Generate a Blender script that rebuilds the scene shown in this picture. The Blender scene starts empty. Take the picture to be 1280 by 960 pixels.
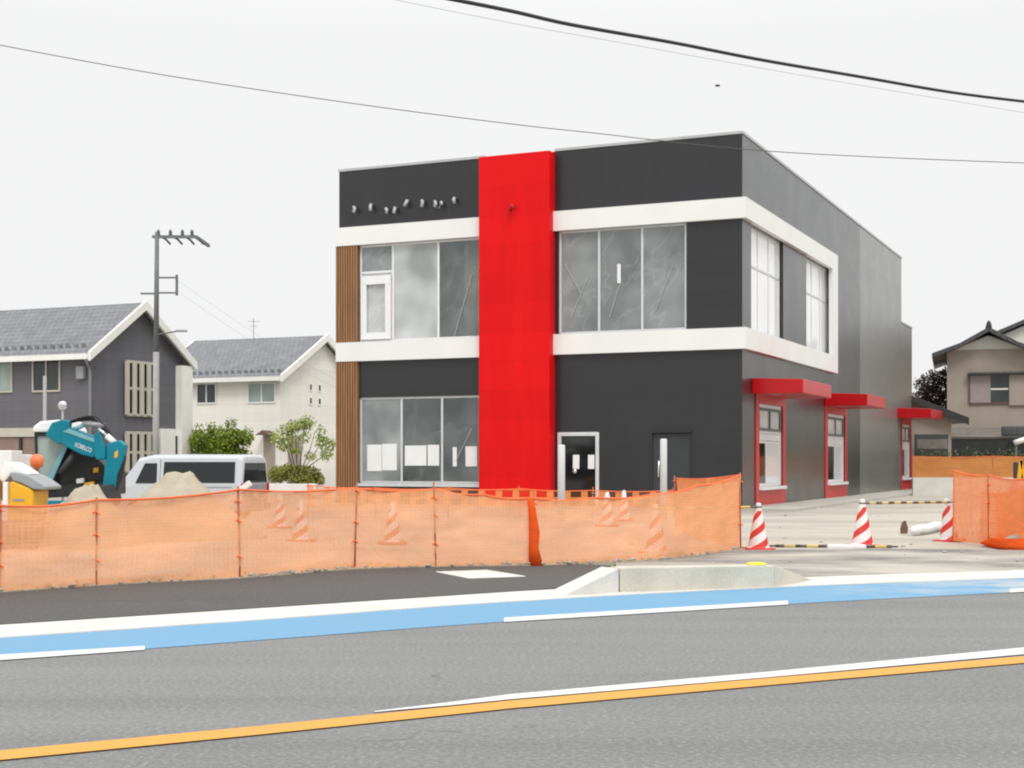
import bpy, math, random
from mathutils import Vector, Matrix, noise as mn

R = math.radians
scene = bpy.context.scene
COL = scene.collection

# ------------------------------------------------------------------ camera
F, HOR, H = 1800.0, 577.0, 1.4          # focal length and horizon in photo pixels, eye height in metres
cam = bpy.data.cameras.new('camera')
cam.sensor_width = 36.0
cam.lens = 36.0 * F / 1280.0
cam.shift_y = (HOR - 480.0) / 1280.0
cam.clip_end = 2000
camo = bpy.data.objects.new('camera', cam)
COL.objects.link(camo)
camo.location = (0, 0, H)
camo.rotation_euler = (R(90), 0, 0)
scene.camera = camo


def G(px, py):                           # a measured spot on the ground
    y = F * H / (py - HOR)
    return Vector(((px - 640) / F * y, y, 0))


def AT(px, py, y):                       # a measured spot at a known distance
    return Vector(((px - 640) / F * y, y, H - (py - HOR) / F * y))


# ------------------------------------------------------------------ materials
def lin(c):
    return tuple((v / 12.92 if v <= .04045 else ((v + .055) / 1.055) ** 2.4) for v in c)


MATS = {}


class NT:
    def __init__(self, m):
        self.t = m.node_tree
        self.n = self.t.nodes
        self.l = self.t.links

    def new(self, kind, **kw):
        n = self.n.new(kind)
        for k, v in kw.items():
            if k.startswith('i_'):
                n.inputs[k[2:].replace('_', ' ')].default_value = v
            else:
                setattr(n, k, v)
        return n

    def link(self, a, b):
        self.l.new(a, b)

    def math(self, op, a, b=None, c=None):
        n = self.n.new('ShaderNodeMath')
        n.operation = op
        for i, v in enumerate((a, b, c)):
            if v is None:
                continue
            if isinstance(v, (int, float)):
                n.inputs[i].default_value = v
            else:
                self.l.new(v, n.inputs[i])
        return n.outputs[0]

    def mix(self, fac, a, b):
        n = self.n.new('ShaderNodeMix')
        n.data_type = 'RGBA'
        for i, v in ((0, fac), (6, a), (7, b)):
            if isinstance(v, (int, float)):
                n.inputs[i].default_value = v
            elif isinstance(v, tuple):
                n.inputs[i].default_value = (v[0], v[1], v[2], 1)
            else:
                self.l.new(v, n.inputs[i])
        return n.outputs[2]

    def noise(self, vec, scale, detail=4, rough=.55):
        n = self.n.new('ShaderNodeTexNoise')
        n.inputs['Scale'].default_value = scale
        n.inputs['Detail'].default_value = detail
        n.inputs['Roughness'].default_value = rough
        if vec is not None:
            self.l.new(vec, n.inputs['Vector'])
        return n.outputs['Fac']

    def ramp(self, v, lo, hi):
        n = self.n.new('ShaderNodeMapRange')
        n.inputs[1].default_value = lo
        n.inputs[2].default_value = hi
        self.l.new(v, n.inputs[0])
        return n.outputs[0]

    def mapping(self, vec, rot=(0, 0, 0), scale=(1, 1, 1)):
        n = self.n.new('ShaderNodeMapping')
        n.inputs['Rotation'].default_value = rot
        n.inputs['Scale'].default_value = scale
        self.l.new(vec, n.inputs['Vector'])
        return n.outputs[0]


def base_mat(name):
    m = bpy.data.materials.new(name)
    m.use_nodes = True
    nt = NT(m)
    bsdf = nt.n['Principled BSDF']
    tc = nt.n.new('ShaderNodeTexCoord')
    MATS[name] = m
    return m, nt, bsdf, tc.outputs['Object']


def mat(name, col, rough=.6, var=.12, scale=2.0, fine=0.0, fscale=60, bump=0.0, bscale=30, metal=0.0, spec=.5, coat=0.0):
    m, nt, b, ob = base_mat(name)
    n1 = nt.noise(ob, scale, 5)
    c = nt.mix(nt.ramp(n1, .3, .7), tuple(v * (1 - var) for v in col), tuple(min(1, v * (1 + var)) for v in col))
    if fine:
        n2 = nt.noise(ob, fscale, 2)
        c = nt.mix(nt.ramp(n2, .3, .7), nt.mix(fine, c, (0, 0, 0)), nt.mix(fine * .6, c, (1, 1, 1)))
    nt.link(c, b.inputs['Base Color'])
    b.inputs['Roughness'].default_value = rough
    b.inputs['Metallic'].default_value = metal
    b.inputs['Specular IOR Level'].default_value = spec
    b.inputs['Coat Weight'].default_value = coat
    if bump:
        bp = nt.new('ShaderNodeBump', i_Strength=bump, i_Distance=.02)
        nt.link(nt.noise(ob, bscale, 4), bp.inputs['Height'])
        nt.link(bp.outputs[0], b.inputs['Normal'])
    return m


def wall_uv(nt, ob):                      # (x+y, z): works on walls along either axis
    s = nt.new('ShaderNodeSeparateXYZ')
    nt.link(ob, s.inputs[0])
    c = nt.new('ShaderNodeCombineXYZ')
    nt.link(nt.math('ADD', s.outputs[0], s.outputs[1]), c.inputs[0])
    nt.link(s.outputs[2], c.inputs[1])
    return c.outputs[0], s


def panel_mat(name, col, w, h, rough, joint=.75, gap=.012, offset=0.0, spec=.5, rvar=.1, var=.06, bumpd=.006, coat=0.0):
    m, nt, b, ob = base_mat(name)
    uv, s = wall_uv(nt, ob)
    br = nt.new('ShaderNodeTexBrick', offset=offset)
    br.inputs['Scale'].default_value = 1
    br.inputs['Brick Width'].default_value = w
    br.inputs['Row Height'].default_value = h
    br.inputs['Mortar Size'].default_value = gap
    br.inputs['Mortar Smooth'].default_value = .2
    br.inputs['Bias'].default_value = 0
    br.inputs['Color1'].default_value = (*[v * (1 - var) for v in col], 1)
    br.inputs['Color2'].default_value = (*[v * (1 + var) for v in col], 1)
    br.inputs['Mortar'].default_value = (*[v * joint for v in col], 1)
    nt.link(uv, br.inputs['Vector'])
    n1 = nt.noise(ob, .7, 6, .6)
    st = nt.noise(nt.mapping(ob, scale=(3, 3, .25)), 1.0, 5)
    c = nt.mix(nt.math('MULTIPLY', nt.ramp(st, .45, .8), .25), br.outputs['Color'], tuple(min(1, v * 1.5 + .003) for v in col))
    nt.link(c, b.inputs['Base Color'])
    nt.link(nt.math('ADD', nt.math('MULTIPLY', nt.ramp(n1, .35, .65), rvar), rough - rvar / 2), b.inputs['Roughness'])
    b.inputs['Specular IOR Level'].default_value = spec
    bp = nt.new('ShaderNodeBump', i_Strength=.5, i_Distance=bumpd, invert=True)
    nt.link(br.outputs['Fac'], bp.inputs['Height'])
    b2 = nt.new('ShaderNodeBump', i_Strength=.08, i_Distance=.02)
    nt.link(n1, b2.inputs['Height'])
    nt.link(bp.outputs[0], b2.inputs['Normal'])
    nt.link(b2.outputs[0], b.inputs['Normal'])
    b.inputs['Coat Weight'].default_value = coat
    b.inputs['Coat Roughness'].default_value = .30
    if coat:
        b.inputs['Coat IOR'].default_value = 1.38
        b.inputs['IOR'].default_value = 1.32
    return m


def roof_mat(name, col, row=.28, w=.3):
    m, nt, b, ob = base_mat(name)
    s = nt.new('ShaderNodeSeparateXYZ')
    nt.link(ob, s.inputs[0])
    c = nt.new('ShaderNodeCombineXYZ')
    nt.link(s.outputs[0], c.inputs[0])
    nt.link(s.outputs[1], c.inputs[1])
    br = nt.new('ShaderNodeTexBrick', offset=.5)
    br.inputs['Scale'].default_value = 1
    br.inputs['Brick Width'].default_value = w
    br.inputs['Row Height'].default_value = row
    br.inputs['Mortar Size'].default_value = .02
    br.inputs['Color1'].default_value = (*[v * .82 for v in col], 1)
    br.inputs['Color2'].default_value = (*[v * 1.15 for v in col], 1)
    br.inputs['Mortar'].default_value = (*[v * .45 for v in col], 1)
    nt.link(c.outputs[0], br.inputs['Vector'])
    n1 = nt.noise(ob, 1.2, 4)
    nt.link(nt.mix(nt.math('MULTIPLY', nt.ramp(n1, .4, .7), .3), br.outputs['Color'], tuple(min(1, v * 1.5) for v in col)), b.inputs['Base Color'])
    b.inputs['Roughness'].default_value = .45
    saw = nt.math('FRACT', nt.math('DIVIDE', s.outputs[1], row))
    bp = nt.new('ShaderNodeBump', i_Strength=.7, i_Distance=.05)
    nt.link(saw, bp.inputs['Height'])
    nt.link(bp.outputs[0], b.inputs['Normal'])
    return m


def asphalt(name, col, dust=None, dustlo=.45, dusthi=.65, streak=.12, rot=-30, cracks=False):
    m, nt, b, ob = base_mat(name)
    along = nt.mapping(ob, rot=(0, 0, R(rot)), scale=(.05, .9, 1))
    n1 = nt.noise(along, 1.0, 4)
    n2 = nt.noise(ob, .5, 5, .6)
    n3 = nt.noise(ob, 32, 4, .8)
    n4 = nt.noise(ob, 9, 5, .7)
    c = nt.mix(nt.ramp(n1, .3, .7), tuple(v * (1 - streak) for v in col), tuple(v * (1 + streak) for v in col))
    c = nt.mix(nt.math('MULTIPLY', nt.ramp(n2, .35, .7), .3), c, tuple(v * 1.22 for v in col))
    c = nt.mix(nt.math('MULTIPLY', nt.ramp(n4, .5, .75), .25), c, tuple(v * .75 for v in col))
    c = nt.mix(nt.math('MULTIPLY', nt.ramp(n3, .52, .66), .7), c, tuple(min(1, v * 1.9) for v in col))
    c = nt.mix(nt.math('MULTIPLY', nt.ramp(n3, .48, .34), .6), c, tuple(v * .5 for v in col))
    if cracks:
        vo = nt.new('ShaderNodeTexVoronoi', feature='DISTANCE_TO_EDGE')
        vo.inputs['Scale'].default_value = .22
        wv = nt.new('ShaderNodeVectorMath', operation='ADD')
        nn = nt.new('ShaderNodeTexNoise')
        nn.inputs['Scale'].default_value = 1.6
        nn.inputs['Detail'].default_value = 5
        nt.link(ob, nn.inputs['Vector'])
        nt.link(ob, wv.inputs[0])
        nt.link(nn.outputs['Color'], wv.inputs[1])
        nt.link(wv.outputs[0], vo.inputs['Vector'])
        cr = nt.math('MULTIPLY', nt.ramp(vo.outputs['Distance'], .006, .0), nt.ramp(n2, .52, .62))
        c = nt.mix(nt.math('MULTIPLY', cr, .55), c, (.03, .03, .03))
    if dust:
        dn = nt.noise(nt.mapping(ob, rot=(0, 0, R(rot)), scale=(.45, .8, 1)), .6, 6, .62)
        c = nt.mix(nt.ramp(dn, dustlo, dusthi), c, dust)
    nt.link(c, b.inputs['Base Color'])
    b.inputs['Roughness'].default_value = .85
    bp = nt.new('ShaderNodeBump', i_Strength=.35, i_Distance=.01)
    nt.link(n3, bp.inputs['Height'])
    nt.link(bp.outputs[0], b.inputs['Normal'])
    return m


def paint_mat(name, col, under, wear=.5, dusty=False):
    m, nt, b, ob = base_mat(name)
    n1 = nt.noise(ob, 14, 6, .7)
    n2 = nt.noise(ob, 1.1, 4)
    n3 = nt.noise(ob, 80, 2)
    k = nt.math('MULTIPLY', nt.ramp(nt.math('ADD', n1, nt.math('MULTIPLY', n2, .6)), .86, 1.1), wear)
    c = nt.mix(nt.ramp(n3, .3, .7), tuple(v * .93 for v in col), tuple(min(1, v * 1.05) for v in col))
    c = nt.mix(k, c, under)
    if dusty:
        sp_ = nt.new('ShaderNodeSeparateXYZ')
        nt.link(ob, sp_.inputs[0])
        dn = nt.noise(ob, 1.3, 6, .65)
        dm_ = nt.math('MULTIPLY', nt.ramp(sp_.outputs[0], 2.8, 5.6), nt.ramp(dn, .42, .62))
        c = nt.mix(nt.math('MULTIPLY', dm_, .75), c, (.45, .45, .42))
    nt.link(c, b.inputs['Base Color'])
    b.inputs['Roughness'].default_value = .75
    return m


def net_mat(name, col, op, stripes=None, ovals=False):
    m, nt, b, ob = base_mat(name)
    out = nt.n['Material Output']
    tr = nt.new('ShaderNodeBsdfTransparent')
    tl = nt.new('ShaderNodeBsdfTranslucent')
    df = nt.new('ShaderNodeBsdfDiffuse')
    n1 = nt.noise(nt.mapping(ob, scale=(1, 1, 6)), 2.2, 6, .65)
    c = nt.mix(nt.ramp(n1, .3, .7), tuple(v * .86 for v in col), col)
    nt.link(c, df.inputs[0])
    nt.link(c, tl.inputs[0])
    cl = nt.new('ShaderNodeMixShader', i_Fac=.35)
    nt.link(df.outputs[0], cl.inputs[1])
    nt.link(tl.outputs[0], cl.inputs[2])
    n2 = nt.noise(nt.mapping(ob, scale=(1, 1, 4)), 3.0, 6, .7)
    o = nt.math('ADD', nt.math('MULTIPLY', nt.math('SUBTRACT', n2, .5), .30), op)
    sg_ = nt.new('ShaderNodeSeparateXYZ')
    nt.link(ob, sg_.inputs[0])
    ga = nt.math('SINE', nt.math('MULTIPLY', nt.math('ADD', sg_.outputs[0], nt.math('MULTIPLY', n1, .05)), 2 * math.pi / .047))
    gb = nt.math('SINE', nt.math('MULTIPLY', nt.math('ADD', sg_.outputs[2], nt.math('MULTIPLY', n1, .08)), 2 * math.pi / .040))
    o = nt.math('SUBTRACT', o, nt.math('MULTIPLY', nt.math('MULTIPLY', nt.math('ADD', ga, 1), nt.math('ADD', gb, 1)), .042))
    o = nt.math('ADD', o, .05)
    if stripes:
        s = nt.new('ShaderNodeSeparateXYZ')
        nt.link(ob, s.inputs[0])
        v = nt.math('FRACT', nt.math('DIVIDE', s.outputs[0], stripes))
        v2 = nt.math('FRACT', nt.math('DIVIDE', s.outputs[2], .21))
        tape = nt.math('MAXIMUM', nt.math('LESS_THAN', v, .38), nt.math('LESS_THAN', v2, .16))
        o = nt.math('ADD', nt.math('MULTIPLY', tape, .72), .10)
    if ovals:
        s = nt.new('ShaderNodeSeparateXYZ')
        nt.link(ob, s.inputs[0])
        a = nt.math('SINE', nt.math('MULTIPLY', s.outputs[0], 2 * math.pi / .16))
        d = nt.math('SINE', nt.math('MULTIPLY', s.outputs[2], 2 * math.pi / .055))
        hole = nt.math('GREATER_THAN', nt.math('MULTIPLY', nt.math('ADD', a, 1), nt.math('ADD', d, 1)), 1.5)
        o = nt.math('SUBTRACT', .93, nt.math('MULTIPLY', hole, .75))
    cp = nt.new('ShaderNodeClamp')
    nt.link(o, cp.inputs[0])
    mx = nt.new('ShaderNodeMixShader')
    nt.link(cp.outputs[0], mx.inputs[0])
    nt.link(tr.outputs[0], mx.inputs[1])
    nt.link(cl.outputs[0], mx.inputs[2])
    nt.link(mx.outputs[0], out.inputs['Surface'])
    return m


def glass_mat(name, tint, film, fc=(.6, .64, .64), scale=1.2, wrinkle=.3, rough=.06, cloud=.28):
    """Glazing under a loose protective film: clear glass, its reflection and a patchy pale film."""
    m, nt, b, ob = base_mat(name)
    out = nt.n['Material Output']
    tr = nt.new('ShaderNodeBsdfTransparent')
    tr.inputs[0].default_value = (*tint, 1)
    df = nt.new('ShaderNodeBsdfDiffuse')
    gl = nt.new('ShaderNodeBsdfGlossy')
    gl.inputs['Roughness'].default_value = rough
    gl.inputs[0].default_value = (.9, .93, .95, 1)
    rot = nt.mapping(ob, rot=(0, R(-38), 0))
    warp = nt.noise(ob, .8, 2)
    n1 = nt.noise(nt.mapping(ob, rot=(0, R(-30), 0)), scale * .55, 2, .5)
    st = nt.mapping(rot, scale=(1.0, 1.0, .45))
    n2 = nt.noise(st, scale * .9, 4, .55)
    ridge = nt.ramp(nt.math('ABSOLUTE', nt.math('SUBTRACT', n2, nt.math('ADD', .28, nt.math('MULTIPLY', warp, .45)))), .035, .0)
    f = nt.math('ADD', nt.math('ADD', film * (1 - cloud), nt.math('MULTIPLY', nt.ramp(n1, .35, .65), film * cloud)), nt.math('MULTIPLY', ridge, wrinkle))
    df.inputs[0].default_value = (*fc, 1)
    m1 = nt.new('ShaderNodeMixShader')
    cl = nt.new('ShaderNodeClamp')
    nt.link(f, cl.inputs[0])
    nt.link(cl.outputs[0], m1.inputs[0])
    nt.link(tr.outputs[0], m1.inputs[1])
    nt.link(df.outputs[0], m1.inputs[2])
    fr = nt.new('ShaderNodeFresnel', i_IOR=1.5)
    bp = nt.new('ShaderNodeBump', i_Strength=.05, i_Distance=.05)
    nt.link(nt.noise(ob, .9, 1), bp.inputs['Height'])
    nt.link(bp.outputs[0], gl.inputs['Normal'])
    m2 = nt.new('ShaderNodeMixShader')
    nt.link(nt.math('ADD', nt.math('MULTIPLY', fr.outputs[0], 1.0), .02), m2.inputs[0])
    nt.link(m1.outputs[0], m2.inputs[1])
    nt.link(gl.outputs[0], m2.inputs[2])
    nt.link(m2.outputs[0], out.inputs['Surface'])
    return m


def leaf_mat(name, c1, c2, scale=1.5):
    m, nt, b, ob = base_mat(name)
    n1 = nt.noise(ob, scale, 3)
    n2 = nt.noise(ob, 14, 2)
    f = nt.math('ADD', nt.math('MULTIPLY', n1, .5), nt.math('MULTIPLY', n2, .5))
    c = nt.mix(nt.ramp(f, .38, .62), c1, c2)
    nt.link(c, b.inputs['Base Color'])
    b.inputs['Roughness'].default_value = .5
    tl = nt.new('ShaderNodeBsdfTranslucent')
    nt.link(c, tl.inputs[0])
    mx = nt.new('ShaderNodeMixShader', i_Fac=.3)
    nt.link(b.outputs[0], mx.inputs[1])
    nt.link(tl.outputs[0], mx.inputs[2])
    nt.link(mx.outputs[0], nt.n['Material Output'].inputs['Surface'])
    return m


def cone_mat(name):
    m, nt, b, ob = base_mat(name)
    s = nt.new('ShaderNodeSeparateXYZ')
    nt.link(ob, s.inputs[0])
    ang = nt.math('DIVIDE', nt.math('ARCTAN2', s.outputs[1], s.outputs[0]), 2 * math.pi)
    v = nt.math('FRACT', nt.math('SUBTRACT', nt.math('DIVIDE', s.outputs[2], .27), nt.math('MULTIPLY', ang, 2)))
    red = nt.math('MULTIPLY', nt.math('GREATER_THAN', v, .56), nt.math('LESS_THAN', s.outputs[2], .64))
    dirt = nt.noise(ob, 7, 5)
    c = nt.mix(red, (.74, .74, .73), (.62, .022, .018))
    c = nt.mix(nt.math('MULTIPLY', nt.ramp(dirt, .5, .75), .35), c, (.3, .26, .22))
    nt.link(c, b.inputs['Base Color'])
    b.inputs['Roughness'].default_value = .5
    return m


def stripe_mat(name, a, c2, pitch):
    m, nt, b, ob = base_mat(name)
    s = nt.new('ShaderNodeSeparateXYZ')
    nt.link(ob, s.inputs[0])
    v = nt.math('GREATER_THAN', nt.math('FRACT', nt.math('DIVIDE', s.outputs[0], pitch)), .5)
    c = nt.mix(v, a, c2)
    d = nt.noise(ob, 6, 4)
    c = nt.mix(nt.math('MULTIPLY', nt.ramp(d, .4, .7), .45), c, (.45, .42, .36))
    nt.link(c, b.inputs['Base Color'])
    b.inputs['Roughness'].default_value = .6
    return m


DUST = (.29, .265, .225)
def sand_mat(name, pale, dark, lo, hi):
    m, nt, b, ob = base_mat(name)
    n1 = nt.noise(nt.mapping(ob, rot=(0, 0, R(20)), scale=(.16, .34, .3)), 1.0, 6, .62)
    n2 = nt.noise(ob, 26, 3, .7)
    n3 = nt.noise(ob, 3.2, 5, .65)
    c = nt.mix(nt.ramp(n1, lo, hi), pale, dark)
    c = nt.mix(nt.math('MULTIPLY', nt.ramp(n3, .45, .7), .35), c, tuple(v * .72 for v in pale))
    c = nt.mix(nt.math('MULTIPLY', nt.ramp(n2, .52, .7), .3), c, tuple(v * .55 for v in pale))
    nt.link(c, b.inputs['Base Color'])
    b.inputs['Roughness'].default_value = .95
    b.inputs['Specular IOR Level'].default_value = .2
    bp = nt.new('ShaderNodeBump', i_Strength=.6, i_Distance=.05)
    nt.link(nt.math('ADD', n3, nt.math('MULTIPLY', n2, .4)), bp.inputs['Height'])
    nt.link(bp.outputs[0], b.inputs['Normal'])


sand_mat('ground_sand', (.48, .445, .38), (.34, .32, .28), .46, .66)
sand_mat('sand', (.42, .37, .285), (.33, .29, .225), .5, .7)
asphalt('road_asphalt', (.170, .172, .170), streak=.2, cracks=True)
asphalt('walk_asphalt', (.066, .064, .063), dust=(.2, .185, .16), dustlo=.62, dusthi=.95, streak=.08)
asphalt('dusty_asphalt', (.15, .147, .142), dust=(.43, .40, .345), dustlo=.40, dusthi=.60, streak=.06)
paint_mat('lane_blue', (.125, .295, .46), (.2, .28, .36), .55, dusty=True)
paint_mat('line_white', (.62, .62, .615), (.3, .3, .3), .6)
paint_mat('line_yellow', (.60, .30, .05), (.3, .25, .18), .45)
mat('concrete_pale', (.60, .58, .54), .85, .10, 1.5, fine=.1, fscale=50, bump=.2, bscale=40)
mat('concrete_grey', (.42, .40, .35), .85, .14, 1.8, fine=.12, fscale=50, bump=.2, bscale=40)
mat('concrete_block', (.56, .52, .43), .85, .12, 1.8, fine=.1, fscale=50, bump=.2, bscale=40)
mat('yellow_dot', (.75, .72, .05), .7, .1)
panel_mat('dark_panel', (.0165, .0172, .0205), 60.0, .46, .42, joint=.78, gap=.014, coat=1.0, bumpd=.002)
panel_mat('light_panel', (.16, .16, .148), 60.0, .46, .36, joint=.85, coat=.7, bumpd=.002)
mat('band_white', (.75, .75, .738), .5, .03, .8)
panel_mat('pylon_red', (.66, .004, .006), 60.0, .91, .5, joint=.93, gap=.014, spec=.15, bumpd=.002)
mat('canopy_red', (.47, .0, .004), .28, .08, 1.0, spec=.4)
mat('surround_red', (.50, .022, .022), .4, .08, 1.0)
mat('aluminium', (.60, .62, .63), .4, .05, 3, metal=.1)
mat('frame_white', (.76, .76, .77), .4, .04, 3)
mat('cap_grey', (.42, .43, .44), .4, .08, 2)
mat('roof_deck', (.35, .35, .34), .8, .1, 1)
mat('room_wall', (.42, .42, .39), .9, .15, .7)
mat('room_floor', (.30, .29, .27), .9, .2, .9)
mat('room_board', (.46, .43, .30), .9, .1, 1)
mat('paper', (.74, .75, .75), .7, .03, 3)
mat('door_dark', (.030, .034, .038), .5, .1, 2)
mat('dark_trim', (.02, .02, .022), .5, .1, 2)
glass_mat('glass_clear', (.86, .9, .89), .13, wrinkle=.05, cloud=.85)
glass_mat('glass_milky', (.8, .84, .83), .5, wrinkle=.04, cloud=.6)
glass_mat('glass_film', (.62, .66, .66), .72, fc=(.33, .355, .36), wrinkle=.16, cloud=.5)
glass_mat('glass_foggy', (.75, .8, .8), .95, fc=(.64, .67, .675), scale=.9, wrinkle=.02, cloud=.6)
glass_mat('glass_dark', (.10, .12, .12), .05, fc=(.2, .2, .2), wrinkle=.0)
glass_mat('glass_painted_sky', (.8, .84, .86), .97, fc=(.88, .89, .90), wrinkle=.0, cloud=.05)  # bright sky reflection painted in as near-opaque white
glass_mat('glass_door', (.8, .84, .84), .8, fc=(.66, .69, .69), scale=1.6, wrinkle=.1)


def louvre_mat():
    m, nt, b, ob = base_mat('louvre_brown')
    n1 = nt.noise(nt.mapping(ob, scale=(30, 30, .8)), 1.0, 4)
    c = nt.mix(nt.ramp(n1, .3, .7), (.20, .092, .036), (.35, .175, .075))
    nt.link(c, b.inputs['Base Color'])
    b.inputs['Roughness'].default_value = .6


louvre_mat()
net_mat('net_orange', (.99, .485, .25), .80)
net_mat('net_dense', (.98, .35, .135), .82)
net_mat('net_folded', (.92, .15, .03), .95)
net_mat('net_wide', (.98, .36, .13), .6, stripes=.44)
net_mat('net_oval', (.97, .28, .08), .9, ovals=True)
net_mat('net_far', (.70, .29, .10), .93)
mat('post_rust', (.42, .13, .06), .7, .2, 6)
mat('cord_orange', (.85, .16, .05), .7, .1, 6)
cone_mat('cone_stripes')
mat('cone_red', (.60, .03, .028), .5, .12, 4)
stripe_mat('bar_stripes', (.035, .033, .03), (.68, .52, .14), .36)
mat('teal', (.0, .175, .245), .45, .1, 2, spec=.3)
mat('teal_pale', (.16, .36, .40), .4, .12, 3)
mat('black_rubber', (.014, .014, .016), .6, .2, 4)
mat('iron_dark', (.03, .031, .034), .5, .3, 6)
mat('white_plastic', (.76, .76, .76), .4, .05, 3)
mat('grey_plastic', (.27, .285, .30), .4, .1, 3)
mat('steel', (.62, .63, .64), .25, .05, 3, metal=.9)
mat('machine_yellow', (.74, .38, .012), .4, .08, 3)
mat('lamp_orange', (.72, .17, .06), .35, .1, 3)
mat('van_white', (.50, .52, .55), .3, .04, 1, coat=.4)
mat('lamp_red', (.42, .008, .015), .2, .1, 4)
glass_mat('car_glass', (.05, .06, .06), .0, wrinkle=0, rough=.03)
panel_mat('siding_slate', (.118, .117, .132), 40.0, .44, .65, joint=.85)
panel_mat('siding_cream', (.78, .76, .70), 40.0, .5, .8, joint=.93)
mat('trim_white', (.78, .77, .74), .55, .04, 2)
mat('trim_beige', (.48, .45, .38), .6, .06, 2)
mat('panel_brown', (.25, .165, .14), .6, .1, 2)
mat('stucco_tan', (.335, .28, .235), .9, .08, .9, fine=.05, fscale=40)
mat('plaster_white', (.62, .62, .58), .85, .06, 1)
roof_mat('tiles_grey', (.155, .16, .175))
roof_mat('tiles_dark', (.06, .062, .066))
mat('shutter_mauve', (.30, .245, .25), .6, .08, 4)
mat('window_dark', (.035, .045, .045), .12, .4, .9)
mat('window_pale', (.27, .33, .31), .12, .25, .9)
mat('pent_tiles', (.17, .155, .14), .7, .15, 3)
mat('pole_concrete', (.33, .33, .32), .8, .1, 3)
mat('pole_steel', (.13, .145, .145), .55, .15, 3)
mat('ceramic', (.08, .085, .09), .3, .1, 3)
mat('wire_black', (.008, .008, .008), .5, .1, 3)
mat('wire_grey', (.07, .07, .07), .5, .1, 3)
mat('bark', (.12, .09, .065), .9, .25, 8, bump=.6, bscale=20)
leaf_mat('leaf_hedge', (.045, .085, .008), (.33, .42, .03))
leaf_mat('leaf_light', (.20, .27, .05), (.44, .50, .13))
leaf_mat('leaf_bush', (.12, .14, .02), (.36, .36, .07))
leaf_mat('leaf_red', (.018, .010, .012), (.085, .030, .030))
leaf_mat('leaf_strip', (.03, .045, .012), (.17, .18, .05))
mat('brown_wood', (.14, .085, .06), .8, .2, 6)
mat('pink_cloth', (.66, .22, .30), .8, .1, 4)
mat('stone', (.38, .35, .30), .9, .2, 5, bump=.3)


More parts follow.
